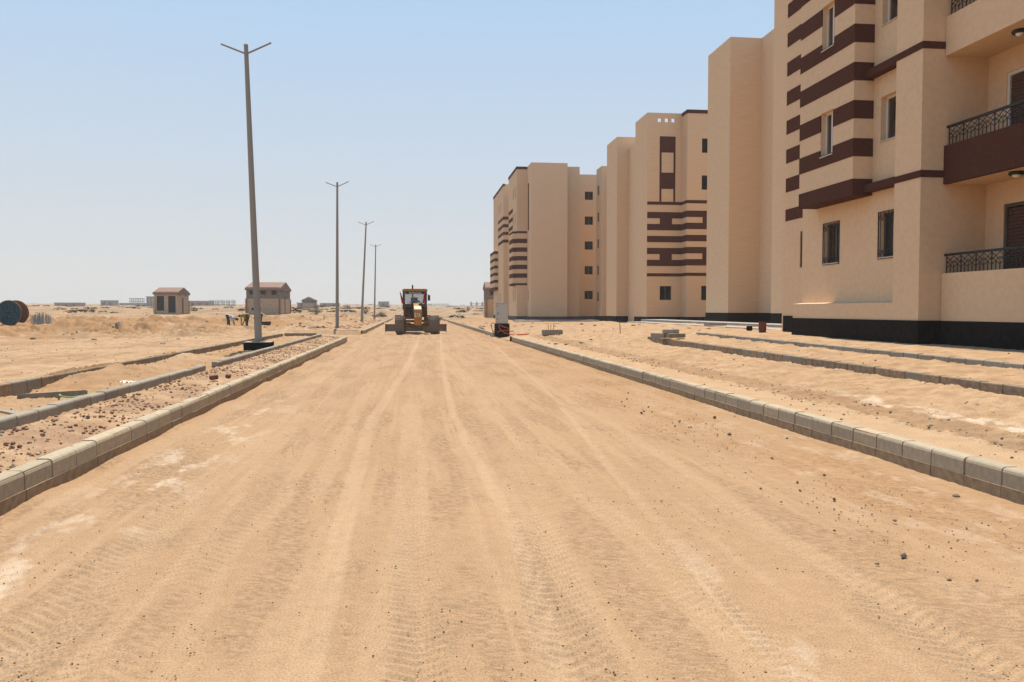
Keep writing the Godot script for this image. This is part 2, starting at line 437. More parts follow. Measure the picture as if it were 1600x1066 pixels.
func build_desert() -> void:
	var rings := PackedFloat32Array()
	var r := 3.0
	while r < 5200.0:
		rings.append(r); r *= 1.031
	var seg := 560
	var v := PackedVector3Array(); var c := PackedColorArray(); var ix := PackedInt32Array(); var uv := PackedVector2Array()
	for q in rings:
		for s in seg:
			var an := TAU * s / seg
			var x := sin(an) * q; var z := cos(an) * q
			var h := gh(x, z)
			var inside := minf(minf(x + 61.0, 32.0 - x), minf(2.0 - z, z + 100.0))
			if x > LK - 1.0 and x < RK + 1.0 and z < 2.0: inside = maxf(inside, minf(minf(x - LK, RK - x), z + 176.0))
			if inside > 0.0: h -= 0.05 + 0.6 * ss(0.0, 2.5, inside)
			elif q < 400.0: h += nz.get_noise_2d(x * 2.5, z * 2.5) * 0.12 * ss(0.0, -6.0, inside) + nzf.get_noise_2d(x * 0.9, z * 0.9) * 0.06 * ss(0.0, -4.0, inside)
			v.append(Vector3(x, h, z)); uv.append(Vector2(x, z))
			var col := earth_color(x, z)
			var scrub := nzf.get_noise_2d(x * 0.12, z * 0.05)
			col = col.lerp(Color(0.20, 0.155, 0.105), clampf((scrub + 0.1) * 2.0, 0.0, 0.6) * ss(85.0, 140.0, q))
			c.append(col)
	var n := PackedVector3Array(); n.resize(v.size())
	for j in rings.size():
		for s in seg:
			var a := v[maxi(j - 1, 0) * seg + s]; var b := v[mini(j + 1, rings.size() - 1) * seg + s]
			var d := v[j * seg + (s + 1) % seg]; var e := v[j * seg + (s + seg - 1) % seg]
			var nn := (b - a).cross(d - e).normalized()
			n[j * seg + s] = nn if nn.y > 0.0 else -nn
	for j in rings.size() - 1:
		for s in seg:
			var a := j * seg + s; var b := j * seg + (s + 1) % seg
			ix.append_array([a, b, a + seg, b, b + seg, a + seg])
	var arr := []
	arr.resize(Mesh.ARRAY_MAX)
	arr[Mesh.ARRAY_VERTEX] = v; arr[Mesh.ARRAY_NORMAL] = n; arr[Mesh.ARRAY_COLOR] = c; arr[Mesh.ARRAY_TEX_UV] = uv; arr[Mesh.ARRAY_INDEX] = ix
	var m := ArrayMesh.new()
	m.add_surface_from_arrays(Mesh.PRIMITIVE_TRIANGLES, arr)
	structure(add_mesh("ground", m, M.earth, self))

# ------------------------------------------------------------------ kerbs
# a block lies along z from 0 to -len, its face looks along `face` (+1 = +x); top at y 0
func kerb_mesh(len: float, thick: float, tall: float, ch: float, face: float) -> ArrayMesh:
	var mm := MM.new()
	var pr := [Vector2(0, -tall), Vector2(0, -ch), Vector2(ch * 0.16, -ch * 0.45), Vector2(ch * 0.5, -ch * 0.12), Vector2(ch * 1.0, 0), Vector2(thick, 0), Vector2(thick, -tall)]
	var nn := [Vector2(-1, 0), Vector2(-0.95, 0.3), Vector2(-0.7, 0.7), Vector2(-0.3, 0.95), Vector2(0, 1), Vector2(1, 0)]
	var g := 0.011
	for i in pr.size() - 1:
		var a: Vector2 = pr[i]; var b: Vector2 = pr[i + 1]; var q: Vector2 = nn[i]
		mm.quad(Vector3(-a.x * face, a.y, -g), Vector3(-b.x * face, b.y, -g), Vector3(-b.x * face, b.y, -len + g), Vector3(-a.x * face, a.y, -len + g), Vector3(-q.x * face, q.y, 0).normalized())
	for e in [-g, -len + g]:
		var f := Vector3(0, 0, 1) if e > -0.1 else Vector3(0, 0, -1)
		for i in range(1, pr.size() - 1):
			var a: Vector2 = pr[0]; var b: Vector2 = pr[i]; var q: Vector2 = pr[i + 1]
			mm.tri(Vector3(-a.x * face, a.y, e), Vector3(-b.x * face, b.y, e), Vector3(-q.x * face, q.y, e), f)
	return mm.mesh()

func kerb_row(called: String, label: String, x: float, z0: float, z1: float, top: Callable, face: float, len: float, thick: float, tall: float, ch: float, mats: Array, foot := 0.0, foot_mats := []) -> void:
	var t := thing(called, label, "kerb", Vector3(x, 0, z0))
	var km := kerb_mesh(len, thick, tall, ch, face)
	var fm: ArrayMesh
	if foot > 0.0:
		var b := MM.new()
		b.box(Vector3(0.012 * face, 0, -0.004), Vector3(-thick * face, -foot, -len + 0.004))
		fm = b.mesh()
	if foot > 0.0:
		var mb := MM.new()
		var yt: float = top.call(z0) - 0.012
		mb.box(Vector3(-0.012 * face, yt - tall, 0), Vector3(-(thick - 0.01) * face, yt, z1 - z0))
		put("mortar_bed", mb, M.foot_b, t)
	var z := z0
	var k := 0
	while z - len > z1 - 0.05:
		var y: float = top.call(z)
		var o := add_mesh("kerb_block", km, mats[rng.randi() % mats.size()], t)
		o.position = Vector3(rng.randf_range(-0.006, 0.006), y + rng.randf_range(-0.004, 0.004), z - z0)
		o.rotation = Vector3(rng.randf_range(-0.006, 0.006), rng.randf_range(-0.009, 0.009), rng.randf_range(-0.012, 0.012))
		if foot > 0.0:
			var f := add_mesh("footing_block", fm, foot_mats[rng.randi() % foot_mats.size()], t)
			f.position = Vector3(rng.randf_range(-0.004, 0.004), y - tall + 0.003 + rng.randf_range(-0.003, 0.003), z - z0)
		z -= len
		k += 1

func kerb_cross(called: String, label: String, x0: float, x1: float, z: float, y: float, tall: float, mats: Array) -> void:
	# a row across, its face looking at the camera
	var t := thing(called, label, "kerb", Vector3(x0, 0, z))
	var km := kerb_mesh(0.55, 0.15, tall, 0.03, 1.0)
	var x := x0
	while x + 0.5 < x1:
		var o := add_mesh("kerb_block", km, mats[rng.randi() % mats.size()], t)
		o.rotation = Vector3(0, -PI / 2, 0)      # +x face turns to +z, length runs to +x
		o.position = Vector3(x - x0, y + rng.randf_range(-0.005, 0.005), rng.randf_range(-0.008, 0.008))
		x += 0.55

# ------------------------------------------------------------------ walls with openings
# frame: origin, along, outward
class Fr:
	var o: Vector3
	var u: Vector3
	var n: Vector3
	func _init(a: Vector3, b: Vector3, c: Vector3) -> void:
		o = a; u = b; n = c
	func p(s: float, y: float, k: float) -> Vector3:
		return o + u * s + Vector3(0, y, 0) + n * k

func fbox(called: String, f: Fr, m: Material, parent: Node, u0: float, u1: float, y0: float, y1: float, n0: float, n1: float) -> MeshInstance3D:
	var mm := MM.new()
	mm.box(f.p(u0, y0, n0), f.p(u1, y1, n1))
	return put(called, mm, m, parent)

# a wall slab with real openings: holes [u0, u1, y0, y1]
func panel(called: String, f: Fr, m: Material, parent: Node, u0: float, u1: float, y0: float, y1: float, nn: float, thick: float, holes: Array) -> MeshInstance3D:
	var us := [u0, u1]; var ys := [y0, y1]
	for h in holes:
		us.append_array([h[0], h[1]]); ys.append_array([h[2], h[3]])
	us.sort(); ys.sort()
	var mm := MM.new()
	for i in us.size() - 1:
		if us[i + 1] - us[i] < 0.001: continue
		var run := 0.0
		var open := false
		for j in ys.size():
			var solid := false
			if j < ys.size() - 1 and ys[j + 1] - ys[j] > 0.001:
				solid = true
				var cu: float = (us[i] + us[i + 1]) * 0.5; var cy: float = (ys[j] + ys[j + 1]) * 0.5
				for h in holes:
					if cu > h[0] and cu < h[1] and cy > h[2] and cy < h[3]: solid = false
			elif j < ys.size() - 1: continue
			if solid and not open:
				run = ys[j]; open = true
			elif not solid and open:
				var yt: float = ys[j]
				mm.quad(f.p(us[i], run, nn), f.p(us[i + 1], run, nn), f.p(us[i + 1], yt, nn), f.p(us[i], yt, nn), f.n)
				mm.quad(f.p(us[i], run, nn - thick), f.p(us[i + 1], run, nn - thick), f.p(us[i + 1], yt, nn - thick), f.p(us[i], yt, nn - thick), -f.n)
				open = false
	for h in holes:
		var a := nn - thick
		mm.quad(f.p(h[0], h[2], nn), f.p(h[0], h[3], nn), f.p(h[0], h[3], a), f.p(h[0], h[2], a), f.u)
		mm.quad(f.p(h[1], h[2], nn), f.p(h[1], h[3], nn), f.p(h[1], h[3], a), f.p(h[1], h[2], a), -f.u)
		mm.quad(f.p(h[0], h[2], nn), f.p(h[1], h[2], nn), f.p(h[1], h[2], a), f.p(h[0], h[2], a), UP)
		mm.quad(f.p(h[0], h[3], nn), f.p(h[1], h[3], nn), f.p(h[1], h[3], a), f.p(h[0], h[3], a), -UP)
	var b := nn - thick
	mm.quad(f.p(u0, y0, nn), f.p(u0, y1, nn), f.p(u0, y1, b), f.p(u0, y0, b), -f.u)
	mm.quad(f.p(u1, y0, nn), f.p(u1, y1, nn), f.p(u1, y1, b), f.p(u1, y0, b), f.u)
	mm.quad(f.p(u0, y1, nn), f.p(u1, y1, nn), f.p(u1, y1, b), f.p(u0, y1, b), UP)
	mm.quad(f.p(u0, y0, nn), f.p(u1, y0, nn), f.p(u1, y0, b), f.p(u0, y0, b), -UP)
	return put(called, mm, m, parent)

func window(f: Fr, parent: Node, u0: float, u1: float, y0: float, y1: float, nn: float, style: String) -> void:
	var k := nn - (0.02 if style == "slit" else (0.15 if style != "far" else 0.12))
	var fw := 0.055
	var fr := MM.new()
	fr.box(f.p(u0, y0, k), f.p(u0 + fw, y1, k - 0.06)); fr.box(f.p(u1 - fw, y0, k), f.p(u1, y1, k - 0.06))
	fr.box(f.p(u0 + fw, y0, k - 0.001), f.p(u1 - fw, y0 + fw, k - 0.059)); fr.box(f.p(u0 + fw, y1 - fw, k - 0.001), f.p(u1 - fw, y1, k - 0.059))
	var c := (u0 + u1) * 0.5
	if u1 - u0 > 0.4: fr.box(f.p(c - 0.035, y0 + fw, k - 0.003), f.p(c + 0.035, y1 - fw, k - 0.057))
	var w := put("window", fr, M.frame_dark if style != "white" else M.frame_white, parent)
	for s in ([[u0 + fw, c - 0.035], [c + 0.035, u1 - fw]] if u1 - u0 > 0.4 else [[u0 + fw, u1 - fw]]):
		var gl := MM.new()
		gl.box(f.p(s[0], y0 + fw, k - 0.025), f.p(s[1], y1 - fw, k - 0.035))
		put("pane", gl, M.far_glass if style == "far" else M.glass, w)
	if style != "far" and style != "slit":
		var sl := MM.new()
		sl.box(f.p(u0 + 0.003, y0 - 0.001, k), f.p(u1 - 0.003, y0 + 0.025, nn + 0.03))
		put("sill", sl, M.sill, w)
	if style == "dark":
		var g := MM.new()
		var gn := nn + 0.012
		var a := 0.012
		for q in [[u0 - 0.02, u1 + 0.02, y0 - 0.02, y0], [u0 - 0.02, u1 + 0.02, y1, y1 + 0.02], [u0 - 0.02, u0, y0, y1], [u1, u1 + 0.02, y0, y1]]:
			g.box(f.p(q[0], q[2], gn + 0.012), f.p(q[1], q[3], gn - 0.012))
		var n := 5
		for i in n:
			var u := lerpf(u0, u1, (i + 0.5) / n)
			g.box(f.p(u - a * 0.5, y0, gn + 0.006), f.p(u + a * 0.5, y1, gn - 0.006))
		for yy in [y0 + 0.2, y1 - 0.2]:
			g.box(f.p(u0, yy - 0.006, gn + 0.004), f.p(u1, yy + 0.006, gn - 0.008))
			var st := (u1 - u0) / n
			for i in n:
				var s := -1.0 if yy < (y0 + y1) * 0.5 else 1.0
				g.bar(f.p(u0 + st * i, yy, gn), f.p(u0 + st * (i + 0.5), yy + s * 0.17, gn), 0.01, 0.01)
				g.bar(f.p(u0 + st * (i + 0.5), yy + s * 0.17, gn), f.p(u0 + st * (i + 1), yy, gn), 0.01, 0.01)
		put("grille", g, M.iron, w)

# balcony railing with verticals and lozenge bars between u0 and u1
func railing(f: Fr, parent: Node, u0: float, u1: float, y0: float, y1: float, nn: float) -> void:
	var g := MM.new()
	g.box(f.p(u0 - 0.04, y1 - 0.04, nn + 0.028), f.p(u1, y1 + 0.015, nn - 0.028))
	var r := put("railing", g, M.iron, parent)
	var b := MM.new()
	var st := 0.5
	var u := u0 + 0.02
	while u < u1:
		b.box(f.p(u - 0.009, y0, nn + 0.009), f.p(u + 0.009, y1 - 0.04, nn - 0.009))
		var e := minf(u + st, u1)
		var ym := y0 + (y1 - y0) * 0.5
		for s in [0.0, 0.10]:
			b.bar(f.p(u, ym - s, nn), f.p((u + e) * 0.5, y1 - 0.05 - s, nn), 0.012, 0.012)
			b.bar(f.p((u + e) * 0.5, y1 - 0.05 - s, nn), f.p(e, ym - s, nn), 0.012, 0.012)
			b.bar(f.p(u, y1 - 0.05 - s, nn + 0.004), f.p((u + e) * 0.5, ym - s, nn + 0.004), 0.012, 0.012)
			b.bar(f.p((u + e) * 0.5, ym - s, nn + 0.004), f.p(e, y1 - 0.05 - s, nn + 0.004), 0.012, 0.012)
		for q in 3:
			var uu := lerpf(u, e, (q + 1) / 4.0)
			b.box(f.p(uu - 0.007, y0, nn + 0.007), f.p(uu + 0.007, ym - 0.02, nn - 0.007))
		u += st
	put("bars", b, M.iron, r)

# ------------------------------------------------------------------ buildings
const ROOF := 18.0
const SLAB := 4.76
const FLOOR := 2.955

func near_building() -> void:
	var t := thing("apartment_building", "beige apartment block with brown stripes, brown balcony and iron railings", "building")
	var f := Fr.new(Vector3.ZERO, Vector3(0, 0, 1), Vector3(-1, 0, 0))   # u = z, n = -x
	var W: Material = M.plaster
	# pier beside the balconies
	fbox("pier", f, W, t, -19.05, -18.0, 1.44, ROOF, -13.4, -11.75)
	# recessed wall with the windows
	var holes := [[-23.1, -22.2, 3.03, 4.21], [-20.2, -19.3, 3.03, 4.21]]
	for k in range(1, 5): holes.append([-20.2, -19.3, 3.06 + FLOOR * k, 4.22 + FLOOR * k])
	var openings := holes.duplicate()
	for k in range(1, 5): openings.append([-22.5, -21.4, 2.9 + FLOOR * k, 4.4 + FLOOR * k])     # the bay opens into the rooms
	panel("wall", f, W, t, -24.25, -19.05, 1.5, ROOF, -12.05, 0.22, openings)
	for h in holes: window(f, t, h[0], h[1], h[2], h[3], -12.05, "dark" if h[2] < 4.0 else "white")
	# low wall standing forward below them
	var lw := MM.new()
	lw.box(f.p(-24.4, 1.43, -12.04), f.p(-19.052, 1.88, -11.752))
	lw.quad(f.p(-24.4, 1.881, -11.752), f.p(-19.052, 1.881, -11.752), f.p(-19.052, 1.912, -12.046), f.p(-24.4, 1.912, -12.046), (f.n * 0.1 + UP).normalized())
	put("low_wall", lw, W, t)
	# striped bay on the upper floors
	var bh := []
	for k in range(1, 5): bh.append([-22.3, -21.6, 3.02 + FLOOR * k, 4.26 + FLOOR * k])
	panel("bay_wall", f, W, t, -23.55, -20.55, SLAB, ROOF, -11.5, 0.2, bh)
	for h in bh: window(f, t, h[0], h[1], h[2], h[3], -11.5, "white")
	for u in [[-23.55, -23.35], [-20.75, -20.55]]:
		fbox("bay_side", f, W, t, u[0], u[1], SLAB, ROOF, -12.049, -11.702)
	fbox("bay_floor", f, M.brown, t, -23.34, -20.76, SLAB, SLAB + 0.12, -12.049, -11.703)
	fbox("bay_soffit", f, M.brown, t, -23.56, -20.54, SLAB - 0.05, SLAB - 0.022, -12.048, -11.487)
	fbox("bay_roof", f, M.concrete, t, -23.34, -20.76, ROOF - 0.5, ROOF - 0.35, -12.049, -11.703)
	# set-back strip at the far end with the same stripes
	panel("wall", f, W, t, -27.2, -24.2, 1.5, ROOF, -12.8, 0.22, [[-26.12, -25.74, 3.1, 4.3]])
	window(f, t, -26.12, -25.74, 3.1, 4.3, -12.8, "slit")
	fbox("wall", f, W, t, -24.45, -24.252, 1.5, ROOF, -12.795, -12.06)
	# stripes: a flat relief of paint-covered render bands
	var e := 0.012
	for k in range(0, 14):
		var y := SLAB + 0.985 * k - 0.02
		var b := MM.new()
		var hgt := 0.40 if k == 0 else 0.47
		var cut := k % 3
		if k > 0 and cut == 2:
			var far_piece := MM.new()
			far_piece.box(f.p(-23.55 - e, y, -11.52), f.p(-22.3, y + hgt, -11.5 + e)); far_piece.box(f.p(-23.53, y, -11.521), f.p(-23.55 - e, y + hgt, -12.048))
			put("stripe", far_piece, M.brown, t)
			b.box(f.p(-21.6, y, -11.52), f.p(-20.55 + e, y + hgt, -11.5 + e))
		elif k > 0 and cut == 1:
			b.box(f.p(-23.55 - e, y, -11.52), f.p(-20.55 + e, y + 0.30, -11.5 + e))
			b.box(f.p(-23.55 - e, y + 0.30, -11.52), f.p(-22.3, y + hgt, -11.5 + e)); b.box(f.p(-21.6, y + 0.30, -11.52), f.p(-20.55 + e, y + hgt, -11.5 + e))
		else:
			b.box(f.p(-23.55 - e, y, -11.52), f.p(-20.55 + e, y + hgt, -11.5 + e))
		b.box(f.p(-20.57, y, -11.521), f.p(-20.55 + e, y + hgt, -12.048))
		if not (k > 0 and cut == 2): b.box(f.p(-23.53, y, -11.521), f.p(-23.55 - e, y + hgt, -12.048))
		put("stripe", b, M.brown, t)
		fbox("stripe", f, M.brown, t, -27.2, -24.26, y, y + hgt, -12.82, -12.8 + e)
	# floor mouldings running from the bay round the pier to the balconies
	for k in 5:
		var y := SLAB + 0.02 + FLOOR * k
		var b := MM.new()
		b.box(f.p(-20.53, y, -12.049), f.p(-19.053, y + 0.2, -11.80))
		b.box(f.p(-19.06, y + 0.003, -11.77), f.p(-18.0 + 0.02, y + 0.163, -11.73))
		b.box(f.p(-18.03, y + 0.003, -11.771), f.p(-18.0 + 0.02, y + 0.163, -12.47))
		put("moulding", b, M.brown, t)
	# painted plinth
	fbox("plinth", f, M.bitumen, t, -24.4, -17.97, 0.5, 1.45, -13.4, -11.72)
	fbox("plinth", f, M.bitumen, t, -27.25, -24.402, 0.5, 1.5, -13.4, -12.77)
	fbox("plinth", f, M.bitumen, t, -17.968, -14.532, 0.5, 1.44, -13.4, -12.27)
	# balconies
	var dh := []
	for k in 5: dh.append([-17.4, -15.9, 1.95 + FLOOR * k, 4.1 + FLOOR * k])
	panel("balcony_wall", f, W, t, -18.0, -14.5, 1.4, ROOF, -13.4, 0.2, dh)
	for k in 5:
		var y := SLAB - 0.1 + FLOOR * k
		var brown := k == 1
		var yb := 1.445 if k == 0 else SLAB - 0.14 + FLOOR * (k - 1)
		var yt := 2.55 + FLOOR * k
		var b := MM.new()
		b.box(f.p(-17.98, yb, -12.42), f.p(-14.52, yt, -12.3))
		var bal := put("balcony", b, M.brown if brown else W, t)
		if k > 0:
			var s := MM.new()
			s.box(f.p(-17.998, yb + 0.003, -13.398), f.p(-14.502, yb + 0.15, -12.421))
			put("slab", s, W, bal)
		railing(f, bal, -17.9, -14.55, yt, yt + 0.44, -12.36)
		# door
		var d := MM.new()
		var h: Array = dh[k]
		d.box(f.p(h[0], h[2], -13.42), f.p(h[0] + 0.08, h[3], -13.5)); d.box(f.p(h[1] - 0.08, h[2], -13.42), f.p(h[1], h[3], -13.5))
		d.box(f.p(h[0] + 0.08, h[3] - 0.08, -13.421), f.p(h[1] - 0.08, h[3], -13.499))
		var dr := put("balcony_door", d, M.frame_white if k > 0 else M.frame_dark, t)
		for q in 26:
			var sl := MM.new()
			var yy: float = h[2] + 0.02 + q * 0.078
			sl.box(f.p(h[0] + 0.081, yy, -13.455 - 0.006 * (q % 2)), f.p(h[1] - 0.081, yy + 0.07, -13.475))
			put("slat", sl, M.shutter, dr)
		if k > 0:
			var lp := MM.new()
			lp.lathe(f.p(-16.16, yb, -12.72), Vector3.DOWN, [[0.001, 0.0], [0.14, 0.0], [0.16, 0.03], [0.14, 0.07], [0.08, 0.07]], 20)
			var l := put("ceiling_lamp", lp, M.iron, t)
			var gl := MM.new()
			gl.lathe(f.p(-16.16, yb, -12.72), Vector3.DOWN, [[0.085, 0.05], [0.08, 0.085], [0.055, 0.11], [0.02, 0.122], [0.001, 0.124]], 20)
			put("lamp_bowl", gl, M.bowl, l)
	# second pier, the wall beyond the picture and the body behind
	fbox("pier", f, W, t, -14.5, -13.4, 1.44, ROOF, -13.4, -11.75)
	fbox("wall", f, W, t, -13.398, -8.0, 1.44, ROOF, -13.4, -12.05)
	fbox("plinth", f, M.bitumen, t, -14.53, -7.97, 0.5, 1.442, -13.4, -11.72)
	fbox("body", f, W, t, -27.2, -8.0, 0.5, ROOF - 0.2, -26.0, -14.6)
	fbox("end_wall", f, W, t, -27.4, -27.202, 0.5, ROOF, -26.0, -12.8)
	fbox("roof_slab", f, M.concrete, t, -27.19, -8.01, ROOF - 0.6, ROOF - 0.4, -14.59, -12.3)

func plain_block(parent: Node, x0: float, x1: float, z0: float, z1: float, top := ROOF, base := 1.5) -> void:
	var f := Fr.new(Vector3.ZERO, Vector3(0, 0, 1), Vector3(-1, 0, 0))
	fbox("wall", f, M.plaster_far, parent, z0, z1, base, top, -x1, -x0)
	fbox("plinth", f, M.bitumen, parent, z0 - 0.03, z1 + 0.03, 0.2, base + 0.02, -x1 + 0.01, -x0 + 0.03)

func plain_building() -> void:
	var t := thing("apartment_building", "plain windowless end of a beige block on a black plinth, behind the striped one", "building")
	plain_block(t, 19.0, 24.0, -51.75, -48.0)
	plain_block(t, 20.95, 38.0, -56.0, -42.002)
	plain_block(t, 19.0, 26.0, -42.0, -31.0)
	# lift house that stands above the near wing
	plain_block(t, 19.5, 24.0, -41.5, -34.0, ROOF + 2.0, ROOF - 0.1)

func middle_building() -> void:
	var t := thing("apartment_building", "beige block with brown bars in H patterns facing the camera and roof vents", "building")
	var f := Fr.new(Vector3.ZERO, Vector3(1, 0, 0), Vector3(0, 0, 1))    # u = x, n = z
	var W: Material = M.plaster_far
	var vents := [[20.32, 20.65, 17.25, 17.6], [20.92, 21.25, 17.25, 17.6], [21.48, 21.8, 17.25, 17.6]]
	# the facade wall; the vents pierce the parapet
	panel("wall", f, W, t, 19.44, 22.42, 1.1, 16.9, -67.0, 0.25, [[20.58, 21.58, 2.52, 3.69]])
	panel("parapet", f, W, t, 19.44, 22.42, 16.9, ROOF, -67.0, 0.25, vents)
	window(f, t, 20.58, 21.58, 2.52, 3.69, -67.0, "far")
	var bh := [[23.7, 24.9, 2.5, 3.68], [23.66, 24.9, 14.55, 15.73], [23.66, 24.9, 11.55, 12.72]]
	panel("bay_wall", f, W, t, 22.42, 31.0, 1.1, ROOF, -65.7, 0.25, bh)
	for h in bh: window(f, t, h[0], h[1], h[2], h[3], -65.7, "far")
	fbox("bay_side", f, W, t, 22.42, 22.6, 1.1, ROOF, -66.999, -65.951)
	fbox("side_wall", f, W, t, 19.44, 19.69, 1.1, ROOF, -70.7, -67.251)
	fbox("body", f, W, t, 22.7, 31.0, 0.3, 16.6, -92.0, -68.5)
	fbox("body", f, W, t, 20.0, 22.69, 0.3, 16.6, -80.0, -71.0)
	fbox("roof_slab", f, M.concrete, t, 19.7, 22.59, 16.62, 16.8, -70.69, -67.26)
	fbox("roof_slab", f, M.concrete, t, 22.62, 30.79, 16.62, 16.8, -70.69, -65.96)
	fbox("side_wall", f, W, t, 30.8, 31.0, 0.5, ROOF - 0.05, -68.49, -65.96)
	fbox("wall", f, W, t, 19.442, 22.0, 0.9, ROOF - 1.6, -70.95, -70.702)
	# coping on the bay
	var cp := MM.new()
	cp.box(f.p(22.36, ROOF - 0.26, -65.75), f.p(31.0, ROOF + 0.02, -65.64)); cp.box(f.p(22.36, ROOF - 0.26, -66.98), f.p(22.44, ROOF + 0.02, -65.751))
	put("coping", cp, M.brown, t)
	# bars
	var e := 0.014
	for k in 7:
		var y := 4.62 + 0.99 * k
		var hh := 0.13 if k == 0 or k == 6 else 0.26
		var b := MM.new()
		b.box(f.p(19.46, y - hh, -67.02), f.p(22.42, y + hh, -67.0 + e)); b.box(f.p(22.42 - e, y - hh, -66.99), f.p(22.44, y + hh, -65.7 + e - 0.001))
		b.box(f.p(22.441, y - hh, -65.72), f.p(26.5, y + hh, -65.7 + e))
		put("stripe", b, M.brown, t)
		if k == 1 or k == 4:
			fbox("stripe", f, M.brown, t, 20.54, 21.59, y + 0.26, y + 0.73, -67.02, -67.0 + e)
			fbox("stripe", f, M.brown, t, 23.76, 24.9, y + 0.26, y + 0.73, -65.72, -65.7 + e)
	# tall frame above with two brown panels
	for q in [[20.49, 20.66, 10.7, 16.08], [21.68, 21.85, 10.7, 16.08], [20.66, 21.68, 14.75, 16.08], [20.66, 21.68, 11.75, 13.1]]:
		fbox("panel", f, M.brown, t, q[0], q[1], q[2], q[3], -67.02, -67.0 + e)
	fbox("plinth", f, M.bitumen, t, 19.41, 22.4, 0.2, 1.12, -70.7, -66.97)
	fbox("plinth", f, M.bitumen, t, 22.401, 31.0, 0.2, 1.12, -67.2, -65.67)
	# plain wings behind
	plain_block(t, 18.9, 23.0, -79.0, -75.0, ROOF - 0.35, 1.1)
	plain_block(t, 20.95, 25.0, -92.6, -90.0, ROOF - 0.4, 1.0)
	for k in 5: fbox("window", f, M.dark_pane, t, 20.93, 20.96, 2.7 + 2.98 * k, 3.7 + 2.98 * k, -91.9, -91.2)

